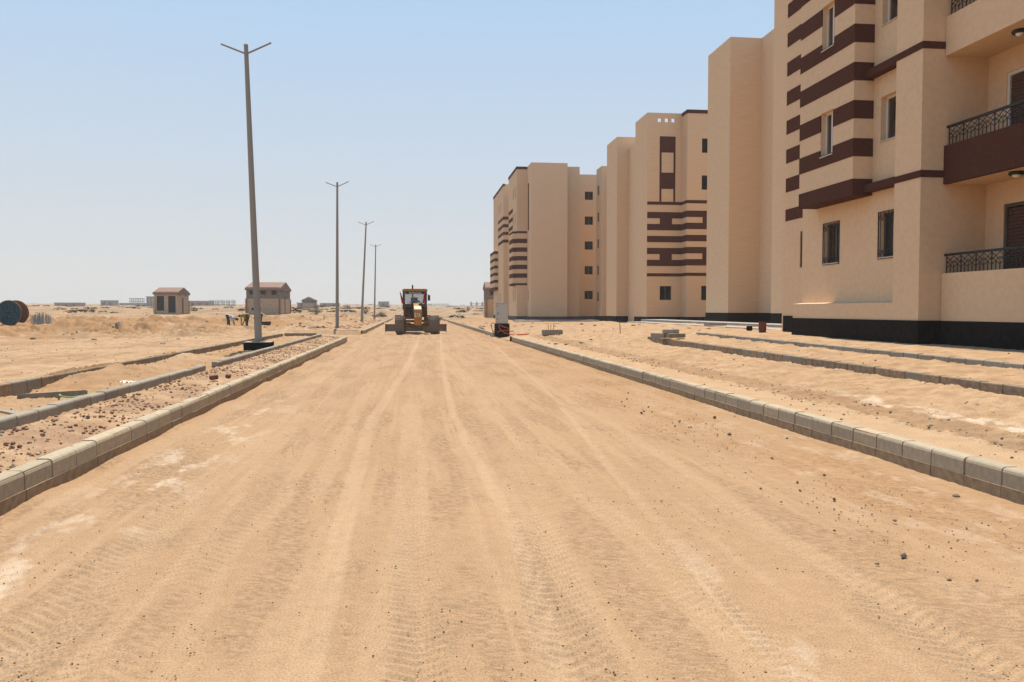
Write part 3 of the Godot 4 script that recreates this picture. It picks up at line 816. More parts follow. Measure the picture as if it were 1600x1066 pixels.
func far_building() -> void:
	var t := thing("apartment_building", "beige apartment block with plain end wall and column of stair windows", "building")
	var f := Fr.new(Vector3.ZERO, Vector3(1, 0, 0), Vector3(0, 0, 1))
	var W: Material = M.plaster_far
	var B: Material = M.bitumen_grey
	fbox("end_wall", f, W, t, 13.2, 17.3, 0.95, ROOF, -94.0, -91.0)
	fbox("plinth", f, B, t, 13.17, 17.29, -0.2, 0.96, -94.0, -90.97)
	fbox("end_wall", f, W, t, 17.301, 19.0, 0.95, ROOF - 0.1, -97.9, -92.6)
	fbox("plinth", f, B, t, 17.302, 19.03, -0.2, 0.96, -97.9, -92.57)
	var sh := []
	for k in 5: sh.append([20.75, 21.75, 3.0 + 2.98 * k, 4.0 + 2.98 * k])
	panel("stair_wall", f, W, t, 19.0, 24.0, 0.9, 17.95, -98.0, 0.2, sh)
	for h in sh: window(f, t, h[0], h[1], h[2], h[3], -98.0, "far")
	fbox("plinth", f, B, t, 19.031, 24.0, -0.2, 0.95, -98.2, -97.96)
	fbox("body", f, W, t, 13.3, 30.0, -0.2, 16.6, -121.0, -99.2)
	fbox("roof_slab", f, M.concrete, t, 19.0, 24.0, 16.62, 16.8, -99.19, -98.21)
	fbox("roof_slab", f, M.concrete, t, 12.26, 13.29, 16.62, 16.8, -101.74, -94.26)
	fbox("roof_slab", f, M.concrete, t, 12.16, 13.29, 16.62, 16.8, -119.74, -107.26)
	# forward wing with the bars
	var g := Fr.new(Vector3.ZERO, Vector3(0, 0, -1), Vector3(-1, 0, 0))    # u = -z, n = -x
	var wh := []
	for u in [95.2, 97.0]:
		for k in [0, 3, 4]: wh.append([u, u + 0.6, 2.75 + 2.98 * k, 4.0 + 2.98 * k])
	panel("wing_wall", g, W, t, 94.0, 102.0, 0.95, ROOF, -12.0, 0.25, wh)
	for h in wh: window(g, t, h[0], h[1], h[2], h[3], -12.0, "far")
	fbox("wing_side", f, W, t, 12.251, 13.2, 0.95, ROOF, -94.25, -94.0)
	fbox("wing_side", f, W, t, 12.251, 13.3, 0.95, ROOF, -102.0, -101.75)
	fbox("plinth", f, B, t, 11.97, 13.1, -0.2, 0.97, -102.03, -93.97)
	var e := 0.014
	var cp := MM.new()
	cp.box(f.p(11.94, ROOF - 0.26, -102.0), f.p(12.2, ROOF + 0.03, -93.94)); cp.box(f.p(12.2, ROOF - 0.26, -94.2), f.p(13.19, ROOF + 0.03, -93.94))
	put("coping", cp, M.brown, t)
	fbox("bay", f, W, t, 11.55, 11.998, 4.55, 10.68, -97.48, -94.4)
	fbox("bay", f, W, t, 11.4, 11.898, 4.45, 9.85, -119.9, -113.6)
	for k in 7:
		var y := 4.64 + 0.99 * k
		var hh := 0.12 if k == 0 or k == 6 else 0.25
		var b := MM.new()
		b.box(f.p(11.55 - e, y - hh, -97.5), f.p(12.0, y + hh, -94.4 + e)); b.box(f.p(12.0 - e, y - hh, -94.4 + e), f.p(12.02, y + hh, -94.0 + e)); b.box(f.p(12.02, y - hh, -94.02), f.p(13.19, y + hh, -94.0 + e))
		put("stripe", b, M.brown, t)
	for k in 3:
		var y := 10.7 + 0.99 * k + 0.6
		fbox("stripe", f, M.brown, t, 12.0 - e, 12.02, y, y + 0.45, -101.9, -97.8)
	# tall brown strip on the corner pier
	fbox("panel", g, M.brown, t, 92.6, 93.4, 10.7, 16.0, -13.22, -13.2 + e)
	var sl := [[93.0, 93.25, 2.7, 4.0]]
	fbox("window", g, M.dark_pane, t, sl[0][0], sl[0][1], sl[0][2], sl[0][3], -13.22, -13.2 + e)
	# second wing further along
	var wh2 := []
	for u in [110.0, 112.5]:
		for k in [0, 3, 4]: wh2.append([u, u + 0.6, 2.75 + 2.98 * k, 4.0 + 2.98 * k])
	panel("wing_wall", g, W, t, 107.0, 120.0, 0.9, ROOF, -11.9, 0.25, wh2)
	for h in wh2: window(g, t, h[0], h[1], h[2], h[3], -11.9, "far")
	fbox("wing_side", f, W, t, 12.151, 13.3, 0.9, ROOF, -107.25, -107.0)
	fbox("wing_side", f, W, t, 12.151, 13.3, 0.9, ROOF, -120.0, -119.75)
	fbox("plinth", f, B, t, 11.87, 13.1, -0.2, 0.97, -120.03, -106.97)
	fbox("coping", f, M.brown, t, 11.84, 12.1, ROOF - 0.26, ROOF + 0.03, -120.0, -106.94)
	for k in 4:
		var y := 10.64 + 0.99 * k
		var b := MM.new()
		b.box(f.p(11.9 - e, y - 0.2, -113.5), f.p(11.92, y + 0.2, -107.0 + e)); b.box(f.p(11.92, y - 0.2, -107.02), f.p(13.2, y + 0.2, -107.0 + e))
		put("stripe", b, M.brown, t)
	for k in 6:
		var y := 4.64 + 0.99 * k
		fbox("stripe", f, M.brown, t, 11.385, 11.899, y - 0.2, y + 0.2, -119.91, -113.58)

# gabled service building; the ridge runs along x when ridge_x, else along z
func service_building(label: String, x0: float, x1: float, z0: float, z1: float, yb: float, eave: float, ridge: float, ridge_x: bool, open_front: bool, gates := false) -> void:
	var c := Vector3((x0 + x1) * 0.5, yb, (z0 + z1) * 0.5)
	var t := thing("service_building", label, "building", c)
	var hx := (x1 - x0) * 0.5; var hz := absf(z1 - z0) * 0.5
	var he := eave - yb; var hr := ridge - yb
	var mid := he * 0.60
	var f := Fr.new(Vector3.ZERO, Vector3(1, 0, 0), Vector3(0, 0, 1))
	var holes := []
	if open_front: holes = [[-hx * 0.78, -hx * 0.14, 0.4, he * 0.80], [hx * 0.22, hx * 0.86, 0.12, he * 0.80]]
	panel("wall", f, M.block_wall, t, -hx, hx, -0.5, (he if open_front else mid), hz, 0.2, holes)
	if not open_front:
		var wh := []
		for k in 3: wh.append([lerpf(-hx, hx, (k + 0.28) / 3.0), lerpf(-hx, hx, (k + 0.75) / 3.0), he * 0.74, he * 0.88])
		panel("upper_wall", f, M.grey_render, t, -hx, hx, mid, he, hz, 0.2, wh)
		for h in wh:
			var lv := MM.new()
			for q in 4: lv.box(f.p(h[0], lerpf(h[2], h[3], q / 4.0), hz - 0.06), f.p(h[1], lerpf(h[2], h[3], (q + 0.7) / 4.0), hz - 0.1))
			put("louvre", lv, M.dark_metal, t)
	else:
		for h in holes:
			var n := 8
			var gt := MM.new()
			gt.box(f.p(h[0], h[2], hz - 0.09), f.p(h[1], h[3], hz - 0.12))
			for q in n: gt.box(f.p(lerpf(h[0], h[1], (q + 0.1) / n), h[2], hz - 0.06), f.p(lerpf(h[0], h[1], (q + 0.8) / n), h[3], hz - 0.089))
			put("gate", gt, M.dark_metal, t)
	# right side
	fbox("wall", f, M.block_wall, t, hx - 0.2, hx - 0.001, -0.5, mid, -hz, hz - 0.201)
	fbox("upper_wall", f, M.grey_render if not open_front else M.block_wall, t, hx - 0.2, hx - 0.001, mid, he, -hz, hz - 0.201)
	fbox("wall", f, M.block_wall, t, -hx + 0.001, -hx + 0.2, -0.5, mid, -hz, hz - 0.201)
	fbox("upper_wall", f, M.grey_render if not open_front else M.block_wall, t, -hx + 0.001, -hx + 0.2, mid, he, -hz, hz - 0.201)
	fbox("wall", f, M.block_wall, t, -hx + 0.2, hx - 0.2, -0.5, he, -hz, -hz + 0.2)
	var side := Fr.new(Vector3.ZERO, Vector3(0, 0, 1), Vector3(1, 0, 0))
	for sg in [1.0, -1.0]:
		fbox("door", side, M.dark_metal, t, -0.15, 0.55, 0.0, he * 0.72, sg * hx, sg * (hx + 0.02))
		for q in [-0.55, 0.45]: fbox("vent", side, M.dark_metal, t, hz * q, hz * q + 0.5, he * 0.82, he * 0.95, sg * hx, sg * (hx + 0.02))
	for q in [[-hx, hz], [hx, hz], [hx, -hz]]:
		fbox("corner_post", f, M.brick_red if not open_front else M.block_wall, t, q[0] - 0.12, q[0] + 0.12, -0.5, mid, q[1] - 0.12, q[1] + 0.12)
	# roof
	var ov := 0.16
	var rf := MM.new()
	var th := Vector3(0, -0.14, 0)
	var a: Array
	if ridge_x:
		for s in [1.0, -1.0]:
			var p0 := Vector3(-hx - ov, he - 0.1, s * (hz + ov)); var p1 := Vector3(hx + ov, he - 0.1, s * (hz + ov)); var r0 := Vector3(-hx - ov, hr, 0); var r1 := Vector3(hx + ov, hr, 0)
			var nn := (p1 - p0).cross(r0 - p0).normalized()
			if nn.y < 0.0: nn = -nn
			rf.quad(p0, p1, r1, r0, nn); rf.quad(p0 + th, p1 + th, r1 + th, r0 + th, -nn); rf.quad(p0, p1, p1 + th * 2.2, p0 + th * 2.2, Vector3(0, 0, s))
		for s in [1.0, -1.0]:
			rf.tri(Vector3(s * (hx + ov), he - 0.1, hz + ov), Vector3(s * (hx + ov), he - 0.1, -hz - ov), Vector3(s * (hx + ov), hr, 0), Vector3(s, 0, 0))
			rf.quad(Vector3(s * (hx + ov), he - 0.4, hz + ov), Vector3(s * (hx + ov), he - 0.4, -hz - ov), Vector3(s * (hx + ov), he - 0.1, -hz - ov), Vector3(s * (hx + ov), he - 0.1, hz + ov), Vector3(s, 0, 0))
	else:
		for s in [1.0, -1.0]:
			var p0 := Vector3(s * (hx + ov), he - 0.1, -hz - ov); var p1 := Vector3(s * (hx + ov), he - 0.1, hz + ov); var r0 := Vector3(0, hr, -hz - ov); var r1 := Vector3(0, hr, hz + ov)
			var nn := (p1 - p0).cross(r0 - p0).normalized()
			if nn.y < 0.0: nn = -nn
			rf.quad(p0, p1, r1, r0, nn); rf.quad(p0 + th, p1 + th, r1 + th, r0 + th, -nn); rf.quad(p0, p1, p1 + th * 2.2, p0 + th * 2.2, Vector3(s, 0, 0))
			rf.tri(Vector3(hx + ov, he - 0.1, s * (hz + ov)), Vector3(-hx - ov, he - 0.1, s * (hz + ov)), Vector3(0, hr, s * (hz + ov)), Vector3(0, 0, s))
	put("roof", rf, M.roof_tile, t)

# ------------------------------------------------------------------ street lamps
func lamp_post(label: String, base: Vector3, top: Vector3, boxed: bool) -> void:
	var t := thing("street_lamp", label, "street lamp", base, 0.0, "twin-arm lamp poles along the road")
	var d := top - base
	var pole := MM.new()
	pole.tube([Vector3.ZERO, d * 0.5, d], [0.125, 0.098, 0.07], 12)
	put("pole", pole, M.galv, t)
	for s in [-1.0, 1.0]:
		var arm := MM.new()
		var root := d * 0.969
		var tip := root + Vector3(s * 0.82, 0.30 if s < 0.0 else 0.40, 0.0)
		arm.tube([root, tip], [0.032, 0.03], 8)
		put("arm", arm, M.galv, t)
	var fl := MM.new()
	fl.box(Vector3(-0.2, -0.01, -0.2), Vector3(0.2, 0.02, 0.2))
	put("base_plate", fl, M.galv, t)
	for q in [[-0.15, -0.15], [0.15, -0.15], [0.15, 0.15], [-0.15, 0.15]]:
		var bl := MM.new()
		bl.tube([Vector3(q[0], 0.02, q[1]), Vector3(q[0], 0.09, q[1])], [0.018, 0.018], 6)
		put("bolt", bl, M.dark_metal, t)
	if boxed:
		var ft := MM.new()
		ft.box(Vector3(-0.42, -0.55, -0.42), Vector3(0.45, -0.03, 0.42))
		put("footing", ft, M.bitumen, t)
		var cap := MM.new()
		cap.box(Vector3(-0.43, -0.032, -0.43), Vector3(0.46, -0.012, 0.43))
		put("footing_cap", cap, M.concrete, t)

# ------------------------------------------------------------------ motor grader
func wheel(parent: Node, at: Vector3, r: float, w: float, lean: float, steer := 0.0) -> void:
	var ty := MM.new()
	var h := w * 0.5
	ty.lathe(Vector3.ZERO, Vector3.RIGHT, [[r * 0.5, -h * 0.8], [r * 0.72, -h], [r * 0.9, -h * 0.95], [r * 0.97, -h * 0.75], [r * 0.985, 0.0], [r * 0.97, h * 0.75], [r * 0.9, h * 0.95], [r * 0.72, h], [r * 0.5, h * 0.8]], 32)
	# chevron lugs
	for i in 22:
		var a := TAU * i / 22.0
		for s in [-1.0, 1.0]:
			var d0 := Vector3(0, cos(a), sin(a)); var d1 := Vector3(0, cos(a + 0.16), sin(a + 0.16))
			ty.bar(d1 * r * 0.985 + Vector3(0.02 * s, 0, 0), d0 * r * 0.96 + Vector3(s * h * 0.93, 0, 0), 0.05, 0.055)
	var wnode := put("wheel", ty, M.tyre, parent)
	wnode.position = at; wnode.rotation = Vector3(0, steer, lean)
	var rim := MM.new()
	for s in [-1.0, 1.0]:
		rim.lathe(Vector3.ZERO, Vector3.RIGHT * s, [[r * 0.52, h * 0.8], [r * 0.46, h * 0.55], [r * 0.2, h * 0.5], [r * 0.18, h * 0.72], [0.001, h * 0.72]], 24)
	put("rim", rim, M.grader, wnode)

func flag(called: String, parent: Node, foot: Vector3, tip: Vector3, out: Vector3, drop: float) -> void:
	var st := MM.new()
	st.tube([foot, tip], [0.012, 0.01], 6)
	var o := put(called, st, M.dark_metal, parent)
	var cl := MM.new()
	var n := 8
	for i in n:
		for j in 4:
			var q := []
			for k in [[i, j], [i + 1, j], [i + 1, j + 1], [i, j + 1]]:
				var a := float(k[0]) / n; var b := float(k[1]) / 4.0
				var p := tip.lerp(tip - (tip - foot).normalized() * drop, a)
				q.append(p + out * b * (0.35 + 0.65 * a) + Vector3(0, -0.10 * b, 0.05 * sin(b * 5.0 + a * 6.0)))
			var nn := ((q[1] as Vector3) - (q[0] as Vector3)).cross((q[3] as Vector3) - (q[0] as Vector3)).normalized()
			cl.quad(q[0], q[1], q[2], q[3], nn)
	put("flag_cloth", cl, M.red_cloth, o)

func motor_grader() -> void:
	var t := thing("motor_grader", "dusty orange motor grader with red flags, levelling the sand road", "motor grader", Vector3(0.42, 0.02, -57.2), deg_to_rad(3.0))
	# +z is the front
	for s in [-1.0, 1.0]:
		wheel(t, Vector3(1.17 * s, 0.64, 0.0), 0.64, 0.62, 0.05, -0.2)
		for z in [-5.2, -6.7]: wheel(t, Vector3(1.1 * s, 0.64, z), 0.64, 0.42, 0.0)
	var ax := MM.new()
	ax.bar(Vector3(-1.2, 0.62, 0), Vector3(1.2, 0.68, 0), 0.2, 0.18); ax.bar(Vector3(-1.1, 0.95, 0.1), Vector3(1.1, 0.98, 0.1), 0.08, 0.07)
	ax.bar(Vector3(-1.0, 0.66, 0.1), Vector3(-0.9, 1.0, 0.1), 0.12, 0.12); ax.bar(Vector3(1.0, 0.7, 0.1), Vector3(0.9, 1.02, 0.1), 0.12, 0.12)
	put("front_axle", ax, M.grader_dirty, t)
	# nose and gooseneck
	var ns := MM.new()
	ns.box(Vector3(-0.25, 0.62, 0.05), Vector3(0.25, 1.55, 0.5))
	ns.quad(Vector3(-0.25, 1.55, 0.5), Vector3(0.25, 1.55, 0.5), Vector3(0.25, 1.72, 0.42), Vector3(-0.25, 1.72, 0.42), Vector3(0, 0.42, 0.9))
	ns.quad(Vector3(-0.25, 1.72, 0.42), Vector3(0.25, 1.72, 0.42), Vector3(0.25, 1.95, -0.3), Vector3(-0.25, 1.95, -0.3), Vector3(0, 0.95, 0.3))
	for s in [-0.25, 0.25]:
		var sd := Vector3(signf(s), 0, 0)
		ns.quad(Vector3(s, 1.55, 0.5), Vector3(s, 1.72, 0.42), Vector3(s, 1.95, -0.3), Vector3(s, 1.55, -0.3), sd)
	put("nose", ns, M.grader, t)
	var mk := MM.new()         # number painted on the nose
	mk.box(Vector3(-0.23, 1.47, 0.5), Vector3(-0.19, 1.2, 0.506)); mk.box(Vector3(-0.19, 1.47, 0.5), Vector3(-0.1, 1.43, 0.506)); mk.box(Vector3(-0.19, 1.24, 0.5), Vector3(-0.1, 1.2, 0.506))
	mk.bar(Vector3(-0.04, 1.47, 0.503), Vector3(0.02, 1.2, 0.503), 0.04, 0.006, Vector3.RIGHT); mk.bar(Vector3(0.1, 1.47, 0.503), Vector3(0.14, 1.2, 0.503), 0.04, 0.006, Vector3.RIGHT)
	put("painted_number", mk, M.white_paint, t)
	var cover := MM.new()
	cover.quad(Vector3(-0.24, 1.724, 0.42), Vector3(0.24, 1.724, 0.42), Vector3(0.24, 1.955, -0.28), Vector3(-0.24, 1.955, -0.28), Vector3(0, 0.95, 0.3))
	cover.box(Vector3(0.251, 1.2, 0.02), Vector3(0.262, 1.7, 0.4))
	put("nose_cover", cover, M.cream_paint, t)
	var bm := MM.new()
	bm.bar(Vector3(0, 1.5, -0.2), Vector3(0, 1.95, -2.2), 0.34, 0.4); bm.bar(Vector3(0, 1.95, -2.2), Vector3(0, 1.6, -3.8), 0.36, 0.45)
	put("main_beam", bm, M.grader, t)
	for s in [-1.0, 1.0]:
		var cy := MM.new()
		cy.tube([Vector3(0.75 * s, 2.0, -2.3), Vector3(0.8 * s, 0.9, -2.4)], [0.07, 0.05], 10)
		cy.bar(Vector3(0.15 * s, 1.9, -2.3), Vector3(0.8 * s, 2.02, -2.3), 0.14, 0.14)
		put("lift_cylinder", cy, M.grader_dirty, t)
		var hd := MM.new()
		hd.lathe(Vector3(0.42 * s, 2.22, -2.86), Vector3(0, 0, 1), [[0.001, -0.05], [0.07, -0.03], [0.09, 0.05], [0.08, 0.06]], 16)
		hd.bar(Vector3(0.42 * s, 2.15, -2.87), Vector3(0.42 * s, 1.9, -2.9), 0.03, 0.03)
		var hl := put("headlight", hd, M.dark_metal, t)
		var ln := MM.new()
		ln.lathe(Vector3(0.42 * s, 2.22, -2.86), Vector3(0, 0, 1), [[0.078, 0.055], [0.05, 0.07], [0.001, 0.075]], 16)
		put("lens", ln, M.porcelain, hl)
	# blade
	var bl := MM.new()
	var seg := 7
	for i in seg:
		var a0 := lerpf(-0.9, 0.9, float(i) / seg); var a1 := lerpf(-0.9, 0.9, float(i + 1) / seg)
		var p0 := Vector3(0, 0.40 + 0.33 * sin(a0), -2.6 - 0.28 * cos(a0) + 0.28); var p1 := Vector3(0, 0.40 + 0.33 * sin(a1), -2.6 - 0.28 * cos(a1) + 0.28)
		var nn := Vector3(0, -sin((a0 + a1) * 0.5), cos((a0 + a1) * 0.5))
		bl.quad(p0 + Vector3(-2.15, 0, 0), p0 + Vector3(2.2, 0, 0), p1 + Vector3(2.2, 0, 0), p1 + Vector3(-2.15, 0, 0), nn)
		bl.quad(p0 + Vector3(-2.15, 0, -0.03), p0 + Vector3(2.2, 0, -0.03), p1 + Vector3(2.2, 0, -0.03), p1 + Vector3(-2.15, 0, -0.03), -nn)
	for s in [-2.15, 2.2]: bl.box(Vector3(s - 0.02, 0.08, -2.75), Vector3(s + 0.02, 0.68, -2.4))
	put("blade", bl, M.blade, t)
	var cr := MM.new()
	cr.lathe(Vector3(0, 0.86, -2.5), Vector3.UP, [[0.55, -0.06], [0.72, -0.06], [0.72, 0.06], [0.55, 0.06]], 28)
	for s in [-1.0, 1.0]: cr.bar(Vector3(0, 0.85, -0.3), Vector3(0.6 * s, 0.88, -2.4), 0.14, 0.12)
	put("drawbar", cr, M.grader_dirty, t)
	# cab
	var cb := MM.new()
	cb.box(Vector3(-0.78, 1.15, -2.95), Vector3(0.80, 1.72, -4.4))
	put("cab_base", cb, M.grader_dirty, t)
	for p in [[-0.78, -2.95], [0.80, -2.95], [-0.78, -4.4], [0.80, -4.4]]:
		var po := MM.new()
		po.box(Vector3(p[0] - 0.05, 1.72, p[1] - 0.05), Vector3(p[0] + 0.05, 3.02, p[1] + 0.05))
		put("cab_post", po, M.dark_metal, t)
	var ds := MM.new()
	ds.box(Vector3(-0.72, 1.721, -3.0), Vector3(0.74, 2.1, -3.2)); ds.bar(Vector3(0.0, 1.9, -3.3), Vector3(0.02, 2.55, -3.45), 0.12, 0.12)
	ds.bar(Vector3(-0.3, 2.2, -3.3), Vector3(0.05, 2.55, -3.4), 0.07, 0.07); ds.bar(Vector3(0.5, 2.1, -3.3), Vector3(0.05, 2.5, -3.4), 0.10, 0.1)
	put("dashboard", ds, M.dark_metal, t)
	var rf := MM.new()
	rf.box(Vector3(-0.86, 3.02, -2.85), Vector3(0.88, 3.17, -4.5)); rf.box(Vector3(-0.80, 3.171, -2.95), Vector3(0.82, 3.2, -4.4))
	var roof := put("cab_roof", rf, M.grader, t)
	var lt := MM.new()         # worn lettering strip along the top of the windscreen
	for i in 12: lt.box(Vector3(-0.42 + i * 0.075, 2.86, -2.9), Vector3(-0.375 + i * 0.075, 2.95 - 0.02 * (i % 3), -2.894))
	put("lettering", lt, M.white_paint, roof)
	var vs := MM.new()
	vs.box(Vector3(-0.72, 2.82, -2.93), Vector3(0.74, 3.0, -2.91))
	put("visor", vs, M.dark_metal, roof)
	for q in [["windscreen", Vector3(-0.72, 2.1, -2.94), Vector3(0.74, 2.82, -2.95)], ["rear_window", Vector3(-0.72, 1.9, -4.39), Vector3(0.74, 3.0, -4.4)], ["side_window", Vector3(-0.775, 1.8, -3.0), Vector3(-0.785, 3.0, -4.35)], ["side_window", Vector3(0.795, 1.8, -3.0), Vector3(0.805, 3.0, -4.35)]]:
		var gl := MM.new()
		gl.box(q[1], q[2])
		put(q[0], gl, M.glass, t)
	var seat := MM.new()
	seat.box(Vector3(-0.25, 1.73, -3.6), Vector3(0.25, 2.05, -4.1)); seat.box(Vector3(-0.25, 2.05, -4.0), Vector3(0.25, 2.6, -4.12))
	put("seat", seat, M.dark_metal, t)
	for q in 9:
		var hs := MM.new()
		var hx := -0.7 + 0.175 * q
		hs.tube([Vector3(hx, 1.75, -2.9), Vector3(hx * 0.9, 1.4, -2.5 - 0.05 * (q % 3)), Vector3(hx * 0.6, 1.15 + 0.06 * (q % 4), -2.0)], [0.03, 0.03, 0.03], 6)
		put("hydraulic_hose", hs, M.dark_metal if q % 2 == 0 else M.grader_dirty, t)
	# engine behind
	var en := MM.new()
	en.box(Vector3(-0.6, 1.0, -4.45), Vector3(0.6, 2.05, -7.4))
	put("engine_hood", en, M.grader, t)
	var ex := MM.new()
	ex.tube([Vector3(-0.08, 2.05, -4.8), Vector3(-0.08, 3.42, -4.8), Vector3(-0.08, 3.5, -4.86)], [0.065, 0.06, 0.06], 10)
	put("exhaust", ex, M.dark_metal, t)
	for s in [-1.0, 1.0]:
		var mi := MM.new()
		mi.bar(Vector3(0.80 * s, 2.8, -2.95), Vector3(0.98 * s, 2.78, -2.85), 0.03, 0.03)
		mi.box(Vector3(0.90 * s, 2.35, -2.86), Vector3(1.08 * s, 2.75, -2.81))
		if s > 0.0: put("mirror", mi, M.dark_metal, t)
		var sp := MM.new()
		sp.box(Vector3(0.45 * s, 0.72, -0.2), Vector3(0.82 * s, 0.8, -1.1)); sp.bar(Vector3(0.82 * s, 1.15, -3.0), Vector3(0.7 * s, 0.7, -3.1), 0.3, 0.05)
		put("step", sp, M.grader_dirty, t)
	flag("flag", t, Vector3(-0.88, 1.6, -2.85), Vector3(-1.1, 3.0, -2.8), Vector3(0.22, 0, 0.02), 0.85)
	flag("flag", t, Vector3(0.80, 1.9, -2.86), Vector3(0.72, 2.95, -2.86), Vector3(-0.25, 0, 0.02), 0.7)

# ------------------------------------------------------------------ people
func capsule(p: Vector3, a: Vector3, b: Vector3, ra: float, rb: float) -> float:
	var ab := b - a
	var t := clampf((p - a).dot(ab) / maxf(ab.length_squared(), 1e-6), 0.0, 1.0)
	return p.distance_to(a + ab * t) - lerpf(ra, rb, t)

# bones: [a, b, ra, rb, colour]; surface nets over a grid
func body_mesh(bones: Array, cell: float) -> ArrayMesh:
	var lo := Vector3.ONE * 99.0; var hi := Vector3.ONE * -99.0
	for b in bones:
		for p in [b[0], b[1]]:
			var r := Vector3.ONE * (maxf(b[2], b[3]) + cell * 2.0)
			lo = lo.min(p - r); hi = hi.max(p + r)
	var nx := int((hi.x - lo.x) / cell) + 2; var ny := int((hi.y - lo.y) / cell) + 2; var nzz := int((hi.z - lo.z) / cell) + 2
	var val := PackedFloat32Array(); val.resize(nx * ny * nzz); val.fill(1.0)
	var who := PackedInt32Array(); who.resize(nx * ny * nzz)
	var kk := 0.035
	for bi in bones.size():
		var b: Array = bones[bi]
		var r: float = maxf(b[2], b[3]) + 0.09
		var p0: Vector3 = ((b[0] as Vector3).min(b[1]) - Vector3.ONE * r - lo) / cell; var p1: Vector3 = ((b[0] as Vector3).max(b[1]) + Vector3.ONE * r - lo) / cell
		for z in range(maxi(0, int(p0.z)), mini(nzz, int(p1.z) + 1)):
			for y in range(maxi(0, int(p0.y)), mini(ny, int(p1.y) + 1)):
				for x in range(maxi(0, int(p0.x)), mini(nx, int(p1.x) + 1)):
					var k := (z * ny + y) * nx + x
					var d := capsule(lo + Vector3(x, y, z) * cell, b[0], b[1], b[2], b[3])
					if d < val[k]: who[k] = bi
					var h := maxf(kk - absf(d - val[k]), 0.0) / kk
					val[k] = minf(d, val[k]) - h * h * kk * 0.25
	var idx := {}
	var mm := MM.new()
	for z in nzz - 1:
		for y in ny - 1:
			for x in nx - 1:
				var k := (z * ny + y) * nx + x
				var inside := 0
				var acc := Vector3.ZERO; var cnt := 0
				var cv := []
				for q in 8:
					var kq := k + (q & 1) + ((q >> 1) & 1) * nx + (q >> 2) * nx * ny
					cv.append(val[kq])
					if val[kq] < 0.0: inside += 1
				if inside == 0 or inside == 8: continue
				for e in [[0, 1], [2, 3], [4, 5], [6, 7], [0, 2], [1, 3], [4, 6], [5, 7], [0, 4], [1, 5], [2, 6], [3, 7]]:
					var a: float = cv[e[0]]; var b: float = cv[e[1]]
					if (a < 0.0) != (b < 0.0):
						var t := a / (a - b)
						var pa := Vector3(e[0] & 1, (e[0] >> 1) & 1, e[0] >> 2); var pb := Vector3(e[1] & 1, (e[1] >> 1) & 1, e[1] >> 2)
						acc += pa.lerp(pb, t); cnt += 1
				idx[k] = mm.v.size()
				mm.v.append(lo + (Vector3(x, y, z) + acc / cnt) * cell)
				var g := Vector3(cv[1] - cv[0] + cv[3] - cv[2] + cv[5] - cv[4] + cv[7] - cv[6], cv[2] - cv[0] + cv[3] - cv[1] + cv[6] - cv[4] + cv[7] - cv[5], cv[4] - cv[0] + cv[5] - cv[1] + cv[6] - cv[2] + cv[7] - cv[3])
				mm.n.append(g.normalized())
				mm.c.append(bones[who[k]][4])
	var st := [1, nx, nx * ny]
	for k in idx:
		for ax in 3:
			var s0: int = st[ax]; var s1: int = st[(ax + 1) % 3]; var s2: int = st[(ax + 2) % 3]
			if k + s0 >= val.size(): continue
			if (val[k] < 0.0) == (val[k + s0] < 0.0): continue
			if not (idx.has(k - s1) and idx.has(k - s2) and idx.has(k - s1 - s2)): continue
			var a: int = idx[k]; var b: int = idx[k - s1]; var c: int = idx[k - s1 - s2]; var d: int = idx[k - s2]
			if val[k] < 0.0: mm.ix.append_array([a, c, b, a, d, c])
			else: mm.ix.append_array([a, b, c, a, c, d])
	return mm.mesh()

